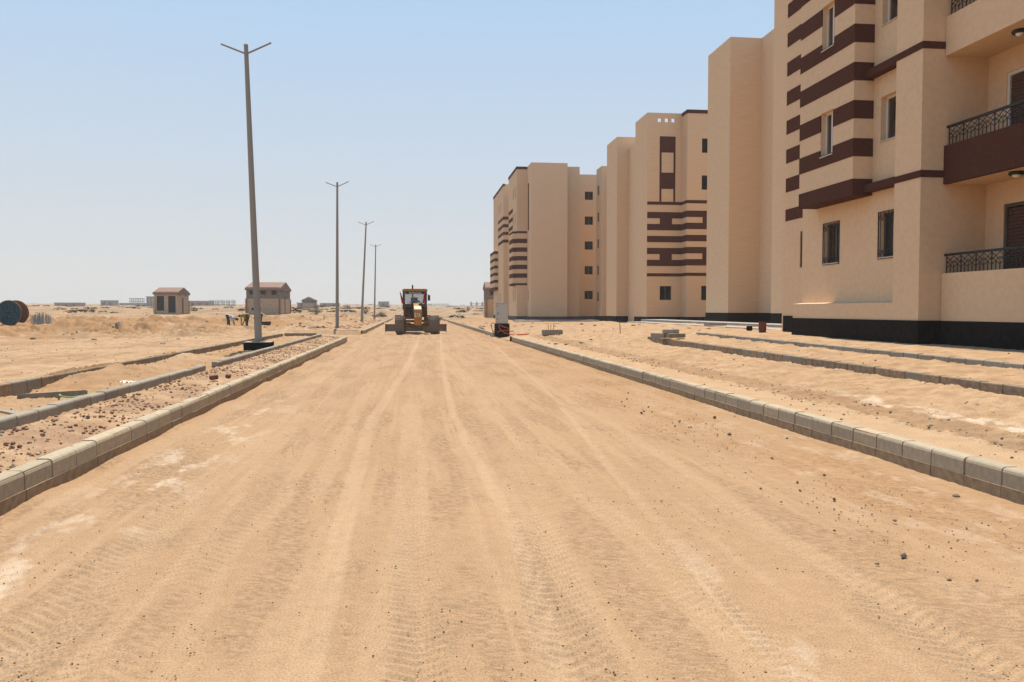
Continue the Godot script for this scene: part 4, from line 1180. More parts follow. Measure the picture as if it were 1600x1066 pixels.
# a figure that faces +x; hips, bend of the back (degrees from upright), leg spread, reach of the hands
func worker(label: String, at: Vector3, turn: float, bend: float, reach: Vector3, shirt: Color, pants: Color, hair: Color) -> void:
	var skin := Color(0.22, 0.12, 0.075); var shoe := Color(0.03, 0.025, 0.02)
	var hip := Vector3(-0.12 * sin(deg_to_rad(bend)), 0.88, 0)
	var up := Vector3(sin(deg_to_rad(bend)), cos(deg_to_rad(bend)), 0)
	var chest := hip + up * 0.42; var neck := hip + up * 0.56
	var hd := (up * 0.7 + Vector3(0.35, -0.15, 0)).normalized()
	var head := neck + hd * 0.17
	var b := [[hip, hip + up * 0.2, 0.14, 0.13, shirt], [hip + up * 0.2, chest, 0.13, 0.15, shirt], [chest, neck, 0.11, 0.06, shirt], [neck, neck + hd * 0.08, 0.055, 0.052, skin],
		[head - hd * 0.03, head + hd * 0.05, 0.088, 0.094, hair], [head + Vector3(0.035, -0.035, 0), head + Vector3(0.045, -0.075, 0), 0.07, 0.05, skin], [head + Vector3(0.10, -0.04, 0), head + Vector3(0.115, -0.05, 0), 0.016, 0.014, skin]]
	for s in [-1.0, 1.0]:
		var hj := hip + Vector3(0, -0.02, 0.095 * s)
		var foot := Vector3(0.10 * s - 0.02, 0.05, 0.17 * s)
		var knee := (hj + foot) * 0.5 + Vector3(0.05, 0.0, 0.01 * s)
		b.append_array([[hj, knee, 0.095, 0.068, pants], [knee, foot + Vector3(0, 0.04, 0), 0.066, 0.05, pants], [foot + Vector3(-0.05, 0, 0), foot + Vector3(0.15, -0.012, 0), 0.045, 0.038, shoe]])
		var sh := chest + up * 0.05 + Vector3(0, 0, 0.18 * s)
		var hand: Vector3 = reach + Vector3(0, 0, 0.10 * s)
		var el := (sh + hand) * 0.5 + Vector3(-0.04, -0.02, 0.05 * s)
		b.append_array([[chest + up * 0.02, sh, 0.08, 0.07, shirt], [sh, el, 0.056, 0.045, shirt], [el, hand, 0.043, 0.03, skin]])
		var dir := (hand - el).normalized()
		b.append([hand, hand + dir * 0.07, 0.036, 0.034, skin])
		for q in 4: b.append([hand + dir * 0.07 + Vector3(0, 0, (q - 1.5) * 0.02), hand + dir * (0.135 + 0.012 * (1.5 - absf(q - 1.5))) + Vector3(0.02, 0, (q - 1.5) * 0.023), 0.0115, 0.0095, skin])
		b.append([hand + dir * 0.02 + Vector3(0.02, 0, -0.03 * s), hand + dir * 0.07 + Vector3(0.045, 0, -0.05 * s), 0.013, 0.011, skin])
	var o := add_mesh("person", body_mesh(b, 0.02), M.cloth, self)
	o.position = at; o.rotation.y = turn; o.scale = Vector3.ONE * 1.06
	tag(o, label, "person")

# ------------------------------------------------------------------ small things
func cable_drum() -> void:
	var c := Vector3(-31.95, gh(-32.0, -71.0) + 0.98, -71.0)
	var t := thing("cable_drum", "large steel cable drum with blue flange and rusty flange, lying on its rims", "cable drum", c, deg_to_rad(-4.0))
	var a := Vector3(0, 0, 1)
	for q in [["flange", 0.52, M.blue_paint], ["flange", -0.52, M.rust]]:
		var f := MM.new()
		var z: float = q[1]
		f.lathe(Vector3(0, 0, z), a, [[0.06, 0.03], [0.3, 0.03], [0.34, 0.05], [0.40, 0.05], [0.44, 0.03], [0.80, 0.03], [0.84, 0.055], [0.96, 0.06], [1.0, 0.045], [1.0, -0.045], [0.96, -0.06], [0.84, -0.03], [0.06, -0.03], [0.06, 0.03]], 48)
		var o := put(q[0], f, q[2], t)
		var rim := MM.new()
		rim.lathe(Vector3(0, 0, z), a, [[0.955, 0.066], [1.008, 0.05], [1.008, -0.05], [0.955, -0.066]], 48)
		put("worn_rim", rim, M.rust_pale, o)
		for i in 8:
			var an := TAU * i / 8.0
			var rb := MM.new()
			var d := Vector3(cos(an), sin(an), 0)
			rb.bar(d * 0.44 + Vector3(0, 0, z + signf(z) * 0.035), d * 0.82 + Vector3(0, 0, z + signf(z) * 0.035), 0.05, 0.03)
			put("rib", rb, q[2], o)
	var dr := MM.new()
	dr.lathe(Vector3.ZERO, a, [[0.52, -0.50], [0.52, 0.50]], 36)
	put("barrel", dr, M.rust, t)

func rod_pile() -> void:
	var t := thing("steel_rod_pile", "bundle of grey bent steel ties heaped beside the cable drum", "steel rods", Vector3(-29.9, gh(-29.9, -71.3), -71.6))
	var r := RandomNumberGenerator.new(); r.seed = 5
	for i in 70:
		var m := MM.new()
		var x := lerpf(-0.75, 0.55, i / 69.0); var z := r.randf_range(-0.5, 0.5)
		var h := r.randf_range(0.75, 1.2) * (1.0 - 0.3 * absf(x + 0.2))
		m.tube([Vector3(x + r.randf_range(-0.3, 0.3), 0.0, z + 0.4), Vector3(x, 0.05, z), Vector3(x + r.randf_range(-0.08, 0.08), h, z - 0.1)], [0.022, 0.022, 0.02], 5)
		put("rod", m, M.rod, t)
	for i in 12:
		var m := MM.new()
		m.tube([Vector3(r.randf_range(-1.3, -0.3), 0.05 + 0.02 * i, r.randf_range(-0.3, 0.6)), Vector3(r.randf_range(0.2, 0.9), 0.05 + 0.018 * i, r.randf_range(-0.3, 0.6))], [0.02, 0.02], 5)
		put("rod", m, M.rod, t)

func cabinet() -> void:
	var y := 0.31
	var t := thing("electrical_cabinet", "grey electrical cabinet on a black base with orange conduits", "cabinet", Vector3(5.47, y, -50.2))
	var p := MM.new()
	p.box(Vector3(-0.42, -0.3, -0.25), Vector3(0.46, 0.56, 0.25))
	put("base", p, M.bitumen, t)
	var b := MM.new()
	b.box(Vector3(-0.36, 0.561, -0.2), Vector3(0.37, 1.78, 0.2)); b.box(Vector3(-0.39, 1.781, -0.23), Vector3(0.40, 1.83, 0.24))
	put("housing", b, M.cabinet, t)
	var d := MM.new()
	d.box(Vector3(-0.33, 0.62, 0.2), Vector3(0.34, 1.74, 0.222))
	var door := put("door", d, M.cabinet, t)
	var h := MM.new()
	h.box(Vector3(-0.27, 1.1, 0.222), Vector3(-0.23, 1.24, 0.25))
	put("handle", h, M.dark_metal, door)
	for hy in [0.8, 1.6]:
		var hi := MM.new()
		hi.box(Vector3(-0.31, hy, 0.222), Vector3(-0.26, hy + 0.06, 0.235))
		put("hinge", hi, M.dark_metal, door)
	for q in [[Vector3(-0.2, 0.45, 0.27), Vector3(-0.18, 0.25, 0.42), Vector3(0.1, 0.0, 0.7), Vector3(0.55, -0.1, 1.0), Vector3(0.75, -0.12, 1.3)], [Vector3(-0.2, 0.5, 0.265), Vector3(0.1, 0.35, 0.29), Vector3(0.48, 0.24, 0.27)], [Vector3(-0.45, 0.55, 0.1), Vector3(-0.6, 0.6, 0.15), Vector3(-0.68, 0.5, 0.2), Vector3(-0.62, 0.25, 0.25), Vector3(-0.55, 0.02, 0.3)], [Vector3(-0.3, 0.02, 0.3), Vector3(-0.1, 0.12, 0.3), Vector3(0.4, 0.15, 0.29)]]:
		var c := MM.new()
		var rad := []
		for i in q.size(): rad.append(0.026)
		c.tube(q, rad, 8)
		put("conduit", c, M.orange, t)
	var rod := MM.new()
	rod.tube([Vector3(-0.6, 0.1, 0.28), Vector3(0.72, 0.1, 0.27)], [0.025, 0.025], 8)
	put("earth_rod", rod, M.dark_metal, t)

func stone_mesh(sd: int, sub := 1) -> ArrayMesh:
	var r := RandomNumberGenerator.new(); r.seed = sd
	var sp := SphereMesh.new(); sp.radial_segments = 6 + 2 * sub; sp.rings = 3 + sub; sp.radius = 1.0; sp.height = 2.0
	var arr := sp.get_mesh_arrays()
	var v: PackedVector3Array = arr[Mesh.ARRAY_VERTEX]; var ix: PackedInt32Array = arr[Mesh.ARRAY_INDEX]
	var cuts := []
	for i in 7: cuts.append([Vector3(r.randf_range(-1, 1), r.randf_range(-1, 1), r.randf_range(-1, 1)).normalized(), r.randf_range(0.55, 0.85)])
	for i in v.size():
		var p := v[i]
		for c in cuts:
			var d: float = p.dot(c[0])
			if d > c[1]: p -= c[0] * (d - c[1])
		v[i] = p * Vector3(1.0, 0.72, 0.85)
	var mm := MM.new()
	for i in range(0, ix.size(), 3):
		var a := v[ix[i]]; var b := v[ix[i + 1]]; var c := v[ix[i + 2]]
		if (b - a).cross(c - a).length() < 1e-5: continue
		var nn := (b - a).cross(c - a).normalized()
		if nn.dot(a + b + c) < 0.0: nn = -nn
		mm.tri(a, b, c, nn)
	return mm.mesh()

func scatter(called: String, mesh: Mesh, m: Material, list: Array) -> MultiMeshInstance3D:
	var mu := MultiMesh.new()
	mu.transform_format = MultiMesh.TRANSFORM_3D; mu.use_colors = true; mu.mesh = mesh; mu.instance_count = list.size()
	for i in list.size():
		mu.set_instance_transform(i, list[i][0]); mu.set_instance_color(i, list[i][1])
	var o := MultiMeshInstance3D.new()
	o.multimesh = mu; o.material_override = m; o.name = numbered(called)
	add_child(o)
	stuff(o)
	return o

func bush(label: String, x: float, z: float, w: float, h: float, sd: int) -> void:
	var t := thing("desert_bush", label, "bush", Vector3(x, gh(x, z), z), 0.0, "scrub bushes on the sand")
	var r := RandomNumberGenerator.new(); r.seed = sd
	var st := MM.new(); var lf := MM.new()
	for i in 26:
		var a := r.randf() * TAU; var q := sqrt(r.randf())
		var tip := Vector3(cos(a) * q * w * 0.5, h * (1.0 - 0.55 * q * q) * r.randf_range(0.75, 1.05), sin(a) * q * w * 0.5)
		var mid := tip * Vector3(0.4, 0.55, 0.4)
		st.tube([Vector3(tip.x * 0.08, -0.1, tip.z * 0.08), mid, tip], [0.02, 0.012, 0.005], 5, false)
		for k in 34:
			var p := mid.lerp(tip, r.randf()) if r.randf() < 0.6 else (tip * r.randf_range(0.3, 1.0))
			p += Vector3(r.randf_range(-1, 1), r.randf_range(-1, 1), r.randf_range(-1, 1)) * 0.09 * w
			var d := Vector3(r.randf_range(-1, 1), r.randf_range(-0.2, 1), r.randf_range(-1, 1)).normalized()
			var s := d.cross(Vector3(r.randf_range(-1, 1), r.randf_range(-1, 1), r.randf_range(-1, 1))).normalized()
			var ln := r.randf_range(0.05, 0.11) * (0.5 + 0.35 * w)
			lf.quad(p, p + d * ln * 0.5 + s * ln * 0.2, p + d * ln, p + d * ln * 0.5 - s * ln * 0.2, d.cross(s).normalized())
	put("stems", st, M.twig, t)
	put("foliage", lf, M.leaf, t)

func slab_stone(called: String, label: String, category: String, p: Vector3, size: Vector3, turn: Vector3, m: Material, group := "") -> void:
	var mm := MM.new()
	var h := size * 0.5; var c := minf(size.x, minf(size.y, size.z)) * 0.12
	# chamfered block
	mm.box(Vector3(-h.x + c, -h.y, -h.z + c), Vector3(h.x - c, h.y, h.z - c)); mm.box(Vector3(-h.x, -h.y + c, -h.z + c * 0.7), Vector3(h.x, h.y - c, h.z - c * 0.7)); mm.box(Vector3(-h.x + c * 0.7, -h.y + c * 0.9, -h.z), Vector3(h.x - c * 0.7, h.y - c * 0.9, h.z))
	var o := put(called, mm, m, self)
	o.position = p; o.rotation = turn
	tag(o, label, category, group)

func far_block(called: String, label: String, x0: float, x1: float, z: float, y0: float, y1: float, deep: float, kind: String) -> void:
	var t := thing(called, label, "building", Vector3((x0 + x1) * 0.5, y0, z))
	var w := (x1 - x0) * 0.5; var h := y1 - y0
	var f := Fr.new(Vector3.ZERO, Vector3(1, 0, 0), Vector3(0, 0, 1))
	if kind == "shell":
		var holes := []
		var n := int(w * 2.0 / 3.2)
		for i in n:
			var c := lerpf(-w, w, (i + 0.5) / n)
			holes.append([c - 0.6, c + 0.6, h * 0.35, h * 0.72])
		panel("wall", f, M.far_brick, t, -w, w, -2.0, h, 0.0, 0.3, holes)
		fbox("wall", f, M.far_brick, t, -w, w, -2.0, h, -deep - 0.3, -deep)
		fbox("wall", f, M.far_brick, t, -w, -w + 0.3, -2.0, h, -deep, -0.301)
		fbox("wall", f, M.far_brick, t, w - 0.3, w, -2.0, h, -deep, -0.301)
		fbox("roof_slab", f, M.concrete, t, -w - 0.2, w + 0.2, h + 0.002, h + 0.25, -deep - 0.4, 0.2)
	else:        # bare concrete frame: columns and slabs
		var n := maxi(3, int(w * 2.0 / 2.6))
		var levels := 3 if kind == "frame" else 2
		for l in range(1, levels + 1): fbox("slab", f, M.concrete, t, -w, w, h * l / levels - 0.5, h * l / levels - 0.15, -deep, 0.0)
		for i in n:
			for zz in [-0.2, -deep * 0.5, -deep + 0.5]:
				var c := lerpf(-w + 0.2, w - 0.6, float(i) / (n - 1))
				fbox("column", f, M.concrete, t, c, c + 0.4, -2.0, h + (0.0 if kind == "frame" else 0.9), zz - 0.4, zz)

func _ready() -> void:
	# ---------------------------------------------------------- camera, sky, sun, exposure
	var cam := Camera3D.new()
	cam.name = "camera"
	cam.position = Vector3(0, 1.7, 0)
	cam.rotation = Vector3(deg_to_rad(-2.16), deg_to_rad(-6.94), 0)
	cam.fov = 44.9; cam.near = 0.1; cam.far = 8000.0
	add_child(cam)
	cam.current = true
	var sun := DirectionalLight3D.new()
	sun.name = "sun"
	var el := deg_to_rad(68.0); var az := deg_to_rad(-1.5)      # high, almost straight ahead
	sun.look_at_from_position(Vector3(sin(az) * cos(el), sin(el), -cos(az) * cos(el)) * 10.0, Vector3.ZERO, Vector3.RIGHT)
	sun.light_color = Color(1.0, 0.955, 0.88); sun.light_energy = 1.6; sun.light_angular_distance = 0.53
	sun.shadow_enabled = true
	add_child(sun)
	var env := Environment.new()
	var sm := ProceduralSkyMaterial.new()
	sm.sky_top_color = Color(0.48, 0.682, 0.866); sm.sky_horizon_color = Color(0.772, 0.764, 0.742); sm.sky_curve = 0.275
	sm.ground_horizon_color = Color(0.72, 0.66, 0.58); sm.ground_bottom_color = Color(0.5, 0.4, 0.3)
	sm.sun_angle_max = 0.0
	var sky := Sky.new(); sky.sky_material = sm
	env.background_mode = Environment.BG_SKY; env.sky = sky
	env.background_energy_multiplier = 1.0
	env.tonemap_mode = Environment.TONE_MAPPER_LINEAR; env.tonemap_exposure = 1.38
	env.sdfgi_enabled = true; env.ssao_enabled = true; env.ssil_enabled = true
	env.fog_enabled = true; env.fog_density = 0.0005; env.fog_light_color = Color(0.87, 0.85, 0.83)
	var we := WorldEnvironment.new()
	we.name = "world"; we.environment = env
	add_child(we)

	# ---------------------------------------------------------- materials
	rng.seed = 11
	nz = noise(3, 0.12, 4); nzf = noise(9, 0.9, 3)
	var grit := tex(21, 0.11, 0.66, 1.22, 1.0, 1024, 0.62)
	var gritb := tex(22, 0.16, 0.1, 0.9, 0.0, 1024)
	var smooth_fine := tex(26, 0.03, 0.94, 1.03)
	var stain := tex(23, 0.012, 0.72, 1.08)
	var soft_stain := tex(27, 0.02, 0.86, 1.06)
	var fine := tex(24, 0.03, 0.82, 1.06)
	var streaks := tex(25, 0.008, 0.35, 1.15)
	M.road = ground_mat(grit, gritb, 0.5, 0.35)
	M.earth = ground_mat(grit, gritb, 0.4, 0.5)
	M.plaster_far = mat(lin(0.66, 0.46, 0.288), 0.93, smooth_fine, 0.3)
	M.plaster_far.uv1_scale = Vector3(0.05, 0.55, 0.05)
	M.plaster = mat(lin(0.66, 0.46, 0.288), 0.93, smooth_fine, 0.3, gritb, 0.12)
	M.brown = mat(lin(0.092, 0.036, 0.024), 0.9, fine, 0.5, gritb, 0.2)
	M.bitumen = mat(lin(0.024, 0.0195, 0.0165), 0.85, stain, 0.8, gritb, 0.6)
	M.bitumen_grey = mat(lin(0.11, 0.095, 0.085), 0.85, stain, 0.8, gritb, 0.6)
	M.concrete = mat(lin(0.42, 0.385, 0.335), 0.92, stain, 0.7, gritb, 0.5)
	M.kerb_a = mat(lin(0.41, 0.338, 0.242), 0.92, soft_stain, 1.1, gritb, 0.12)
	M.kerb_b = mat(lin(0.375, 0.308, 0.22), 0.92, soft_stain, 1.3, gritb, 0.12)
	M.kerb_c = mat(lin(0.44, 0.352, 0.242), 0.92, soft_stain, 0.9, gritb, 0.12)
	M.kerb_dark = mat(lin(0.315, 0.272, 0.215), 0.92, soft_stain, 1.2, gritb, 0.15)
	M.kerb_dark_b = mat(lin(0.28, 0.235, 0.18), 0.92, soft_stain, 1.0, gritb, 0.15)
	M.kerb_tan = mat(lin(0.31, 0.235, 0.165), 0.92, stain, 1.0, gritb, 0.4)
	M.kerb_tan_b = mat(lin(0.36, 0.26, 0.17), 0.92, stain, 1.4, gritb, 0.4)
	M.foot_a = mat(lin(0.40, 0.285, 0.18), 0.95, stain, 1.2, gritb, 0.8)
	M.foot_b = mat(lin(0.36, 0.26, 0.17), 0.95, stain, 0.9, gritb, 0.8)
	M.frame_white = mat(lin(0.62, 0.57, 0.50), 0.5)
	M.frame_dark = mat(lin(0.09, 0.07, 0.055), 0.5)
	M.sill = mat(lin(0.55, 0.48, 0.40), 0.6, fine, 1.0)
	M.dark_pane = mat(lin(0.03, 0.025, 0.022), 0.15)
	M.iron = mat(lin(0.022, 0.02, 0.019), 0.45)
	M.shutter = mat(lin(0.10, 0.05, 0.035), 0.6, fine, 2.0)
	M.porcelain = mat(lin(0.75, 0.74, 0.70), 0.12)
	M.bowl = mat(lin(0.75, 0.74, 0.70), 0.12)
	var glass := StandardMaterial3D.new()
	glass.albedo_color = Color(0.12, 0.13, 0.13, 0.2); glass.transparency = BaseMaterial3D.TRANSPARENCY_ALPHA; glass.roughness = 0.03
	M.glass = glass
	var fg := StandardMaterial3D.new()
	fg.albedo_color = Color(0.16, 0.14, 0.12, 0.72); fg.transparency = BaseMaterial3D.TRANSPARENCY_ALPHA; fg.roughness = 0.25; fg.metallic_specular = 0.12
	M.far_glass = fg
	M.block_wall = mat(lin(0.56, 0.40, 0.265), 0.93, stain, 0.6, gritb, 0.5)
	M.grey_render = mat(lin(0.25, 0.20, 0.16), 0.93, stain, 0.6, gritb, 0.5)
	M.brick_red = mat(lin(0.33, 0.17, 0.10), 0.93, stain, 0.9, gritb, 0.5)
	M.roof_tile = mat(lin(0.30, 0.195, 0.15), 0.85, stain, 1.4, gritb, 1.0)
	M.far_brick = mat(lin(0.36, 0.25, 0.20), 0.95, stain, 0.2)
	M.galv = mat(lin(0.31, 0.275, 0.235), 0.7, fine, 1.2)
	M.dark_metal = mat(lin(0.045, 0.04, 0.036), 0.6)
	M.tyre = mat(lin(0.20, 0.155, 0.115), 0.95, stain, 2.2, gritb, 0.8)
	M.grader = mat(lin(0.44, 0.19, 0.035), 0.6, stain, 0.9)
	M.grader_dirty = mat(lin(0.24, 0.12, 0.045), 0.8, streaks, 1.3)
	M.blade = mat(lin(0.27, 0.18, 0.12), 0.6, stain, 1.0)
	M.white_paint = mat(lin(0.72, 0.70, 0.65), 0.6)
	M.cream_paint = mat(lin(0.68, 0.58, 0.42), 0.6, stain, 1.5)
	M.red_cloth = mat(lin(0.42, 0.025, 0.02), 0.9)
	M.red_cloth.cull_mode = BaseMaterial3D.CULL_DISABLED
	M.cloth = StandardMaterial3D.new()
	M.cloth.vertex_color_use_as_albedo = true; M.cloth.roughness = 0.95
	M.blue_paint = mat(lin(0.035, 0.10, 0.125), 0.7, streaks, 1.1)
	M.rust = mat(lin(0.26, 0.09, 0.04), 0.9, stain, 1.4, gritb, 0.8)
	M.rust_pale = mat(lin(0.27, 0.16, 0.085), 0.9, streaks, 1.7)
	M.rod = mat(lin(0.40, 0.375, 0.33), 0.7, fine, 1.0)
	M.cabinet = mat(lin(0.50, 0.48, 0.43), 0.5, fine, 1.0)
	M.orange = mat(lin(0.55, 0.10, 0.035), 0.5)
	M.stone = StandardMaterial3D.new()
	M.stone.vertex_color_use_as_albedo = true; M.stone.roughness = 0.95; M.stone.metallic_specular = 0.1
	M.twig = mat(lin(0.16, 0.12, 0.085), 0.9)
	M.leaf = mat(lin(0.135, 0.125, 0.075), 0.85)
	M.leaf.cull_mode = BaseMaterial3D.CULL_DISABLED
	M.bucket = mat(lin(0.20, 0.07, 0.04), 0.7, stain, 2.0)
	M.tarp = mat(lin(0.03, 0.028, 0.026), 0.6)
	M.green_hose = mat(lin(0.22, 0.30, 0.13), 0.5)
	M.bag = mat(lin(0.62, 0.57, 0.48), 0.8)
	M.rock = mat(lin(0.19, 0.135, 0.095), 0.95, stain, 3.0)
	M.brick = mat(lin(0.19, 0.10, 0.068), 0.9, stain, 2.0)

	# ---------------------------------------------------------- ground
	build_desert()
	build_road()
	build_verge("verge_left", cols([[-62.0, -34.0, 0.5], [-34.0, -16.0, 0.25], [-16.0, -7.0, 0.13], [-7.0, -3.42, 0.04]]), rows(1.0, -101.0, 0.0046, 0.035))
	build_verge("verge_right", cols([[5.27, 9.1, 0.045], [9.1, 12.2, 0.09], [12.2, 32.5, 0.3]]), rows(1.0, -101.0, 0.005, 0.035))

	# ---------------------------------------------------------- kerbs
	var ka := [M.kerb_a, M.kerb_b, M.kerb_c, M.kerb_a]
	var kd := [M.kerb_dark, M.kerb_dark_b, M.kerb_dark]
	var kt := [M.kerb_tan, M.kerb_tan_b, M.kerb_dark_b, M.kerb_tan]
	var ft := [M.foot_a, M.foot_b]
	kerb_row("road_kerb", "pale concrete kerb along the road beside the clod-strewn strip", LK, -1.0, -44.0, func(_z): return 0.305, 1.0, 0.55, 0.15, 0.175, 0.045, ka, 0.2, ft)
	kerb_row("road_kerb", "pale concrete kerb along the road on the apartment side", RK, -1.2, -43.0, func(_z): return 0.305, -1.0, 0.5, 0.15, 0.17, 0.04, ka, 0.2, ft)
	kerb_row("planter_kerb", "grey concrete kerb between clod-strewn strip and sandy planting pit, up to the gap", -4.5, -4.0, -19.0, func(_z): return 0.49, 1.0, 0.55, 0.13, 0.35, 0.03, kd)
	kerb_row("planter_kerb", "grey concrete kerb from the gap past the boxed lamp pole", -4.5, -19.9, -42.6, func(_z): return 0.49, 1.0, 0.55, 0.13, 0.35, 0.03, kd)
	kerb_row("planter_kerb", "dark concrete kerb on the desert side of the sandy planting pit", -6.6, -8.0, -44.0, func(_z): return 0.495, 1.0, 0.55, 0.13, 0.4, 0.025, kt)
	kerb_cross("planter_kerb", "short dark kerb closing the far end of the planting pit", -6.6, -4.5, -44.15, 0.49, 0.4, kt)
	kerb_row("terrace_kerb", "stained brown concrete kerb retaining the first sand terrace below the striped block", 8.9, -1.0, -30.6, func(z): return 0.57 + slope_right(z), -1.0, 0.5, 0.15, 0.42, 0.02, kt)
	kerb_row("terrace_kerb", "grey concrete kerb retaining the upper sand terrace under the black plinth", 10.45, -1.0, -29.5, func(z): return 0.755 + slope_right(z), -1.0, 0.5, 0.13, 0.35, 0.02, kd)
	kerb_row("road_kerb", "pale kerb beyond the junction on the lamp pole side", LK + 0.1, -57.6, -150.0, func(_z): return 0.3, 1.0, 0.55, 0.15, 0.4, 0.04, ka)
	kerb_row("road_kerb", "pale kerb beyond the junction behind the electrical cabinet", RK - 0.2, -51.0, -140.0, func(_z): return 0.3, -1.0, 0.55, 0.15, 0.4, 0.04, ka)
	kerb_cross("junction_kerb", "brown kerb across the junction in front of second lamp pole", -8.6, -3.3, -57.6, 0.31, 0.4, kt)
	# concrete paths in front of the rear blocks
	for q in [["concrete_path", 14.2, 15.4, -53.5, -29.0, 0.93], ["concrete_path", 17.0, 18.6, -60.0, -33.0, 1.0], ["concrete_path", 11.0, 19.5, -89.5, -84.5, 0.62]]:
		var mm := MM.new()
		mm.box(Vector3(q[1], q[5] - 0.6, q[3]), Vector3(q[2], q[5], q[4]))
		structure(put(q[0], mm, M.concrete, self))

	# ---------------------------------------------------------- buildings
	near_building()
	plain_building()
	middle_building()
	far_building()
	service_building("small gabled brick kiosk with two dark gates, out on the sand", -34.9, -31.9, -124.0, -118.0, 1.2, 4.2, 4.85, true, true)
	service_building("gabled beige service building behind the first lamp pole, grey upper wall", -22.7, -18.2, -128.0, -118.0, 0.9, 4.85, 5.7, true, false)
	service_building("small distant gabled hut with its gable facing the road", -30.2, -26.7, -240.0, -235.0, 2.1, 4.5, 5.35, false, false)
	service_building("gabled beige service building half hidden behind the far apartment block", 11.6, 17.0, -133.0, -128.0, 0.45, 5.25, 6.1, true, false)

	# ---------------------------------------------------------- lamp poles
	lamp_post("leaning lamp pole on a black concrete box inside the planting pit", Vector3(-5.19, 0.63, -29.0), Vector3(-5.49, 10.62, -29.0), true)
	lamp_post("upright lamp pole just past the junction kerb, rubble at its foot", Vector3(-5.36, gh(-5.36, -61.0) + 0.12, -61.0), Vector3(-5.27, 10.9, -61.0), false)
	lamp_post("lamp pole leaning toward the road beyond the rubble heaps", Vector3(-5.2, gh(-5.2, -88.0) + 0.05, -88.0), Vector3(-4.67, 10.9, -88.0), false)
	lamp_post("farthest lamp pole, slim and nearly straight", Vector3(-5.37, gh(-5.37, -122.0) + 0.05, -122.0), Vector3(-5.12, 11.2, -122.0), false)

	motor_grader()
	cable_drum()
	rod_pile()
	cabinet()

	# ---------------------------------------------------------- workers
	var gy := gh(-13.8, -68.0)
	worker("worker in pale shirt and dark trousers bending low beside the ochre heap", Vector3(-14.45, gh(-14.45, -68.0), -68.0), 0.1, 112.0, Vector3(0.42, 0.16, 0), Color(0.42, 0.42, 0.42), Color(0.02, 0.02, 0.022), Color(0.03, 0.025, 0.02))
	worker("worker in yellow brown clothes bending toward the worker in pale shirt", Vector3(-13.0, gh(-13.0, -67.6), -67.6), PI - 0.5, 92.0, Vector3(0.4, 0.25, 0), Color(0.28, 0.19, 0.06), Color(0.04, 0.034, 0.02), Color(0.05, 0.04, 0.03))
	worker("worker stooping half behind the first lamp pole, grey shirt", Vector3(-12.05, gh(-12.05, -68.2), -68.2), PI + 0.15, 48.0, Vector3(0.42, 0.68, 0), Color(0.30, 0.29, 0.32), Color(0.018, 0.018, 0.02), Color(0.04, 0.03, 0.025))
	var tub := MM.new()
	tub.lathe(Vector3.ZERO, UP, [[0.001, 0.03], [0.30, 0.03], [0.38, 0.42], [0.40, 0.42], [0.33, 0.0], [0.001, 0.0]], 20)
	var tb := put("mortar_tub", tub, M.tarp, self)
	tb.position = Vector3(-11.5, gh(-11.5, -67.6) + 0.02, -67.6); tb.scale = Vector3(1.0, 1.0, 0.8)
	tag(tb, "black mortar tub on the sand beside the workers", "tub")

	# ---------------------------------------------------------- small things on the apartment side
	var bk := MM.new()
	bk.lathe(Vector3.ZERO, UP, [[0.001, 0.0], [0.115, 0.0], [0.125, 0.12], [0.13, 0.125], [0.13, 0.14], [0.128, 0.35], [0.136, 0.355], [0.136, 0.37], [0.118, 0.37], [0.11, 0.03], [0.001, 0.03]], 20)
	var bu := put("paint_bucket", bk, M.bucket, self)
	bu.position = Vector3(12.0, gh(12.0, -26.1) + 0.0, -26.5)
	bu.position.x = 11.7; bu.position.y = gh(11.7, -26.5) - 0.01
	tag(bu, "rusty red brown bucket standing near the far corner of the striped block", "bucket")
	slab_stone("black_block", "small black block on sand between bucket and path", "block", Vector3(12.05, gh(12.05, -28.4) + 0.08, -28.4), Vector3(0.17, 0.18, 0.15), Vector3(0, 0.3, 0), M.bitumen)
	var gz := gh(9.2, -28.0)
	slab_stone("kerb_stone", "loose grey kerb stone lying flat under the stacked one", "kerb stone", Vector3(8.72, 0.80, -28.4), Vector3(0.3, 0.16, 0.55), Vector3(0.02, 0.8, 0.04), M.kerb_dark)
	slab_stone("kerb_stone", "loose stained kerb stone laid across the terrace kerb end", "kerb stone", Vector3(9.15, 0.80, -27.9), Vector3(0.62, 0.14, 0.3), Vector3(0, 0.1, 0.02), M.kerb_tan)
	slab_stone("kerb_stone", "pale kerb stone on top of the loose pile", "kerb stone", Vector3(9.05, 0.95, -28.15), Vector3(0.55, 0.14, 0.32), Vector3(0.03, -0.15, 0.02), M.concrete)
	slab_stone("concrete_slab", "dark concrete footing slab with rods, on sand before the far block", "slab", Vector3(7.1, gh(7.1, -41.4) + 0.12, -41.4), Vector3(0.95, 0.3, 0.6), Vector3(0, 0.15, 0), M.kerb_dark_b)
	slab_stone("concrete_slab", "rough grey slab lying on the long path", "slab", Vector3(14.8, 1.0, -39.0), Vector3(1.0, 0.14, 0.5), Vector3(0, 0.2, 0), M.kerb_dark)
	for i in 3:
		var rb := MM.new()
		rb.tube([Vector3(0, 0, 0), Vector3(0.02 * i, 0.35, 0.0)], [0.012, 0.012], 5)
		var o := put("steel_rod", rb, M.dark_metal, self)
		o.position = Vector3(6.9 + 0.12 * i, gh(6.9, -41.4) + 0.2, -41.4)
		tag(o, "thin steel rod sticking up from the dark footing slab", "rod", "rods in the footing slab")
	var stake := MM.new()
	stake.tube([Vector3(0, -0.1, 0), Vector3(-0.03, 0.55, 0)], [0.02, 0.016], 6)
	var sk := put("stake", stake, M.twig, self)
	sk.position = Vector3(9.0, gh(9.0, -35.0), -35.0)
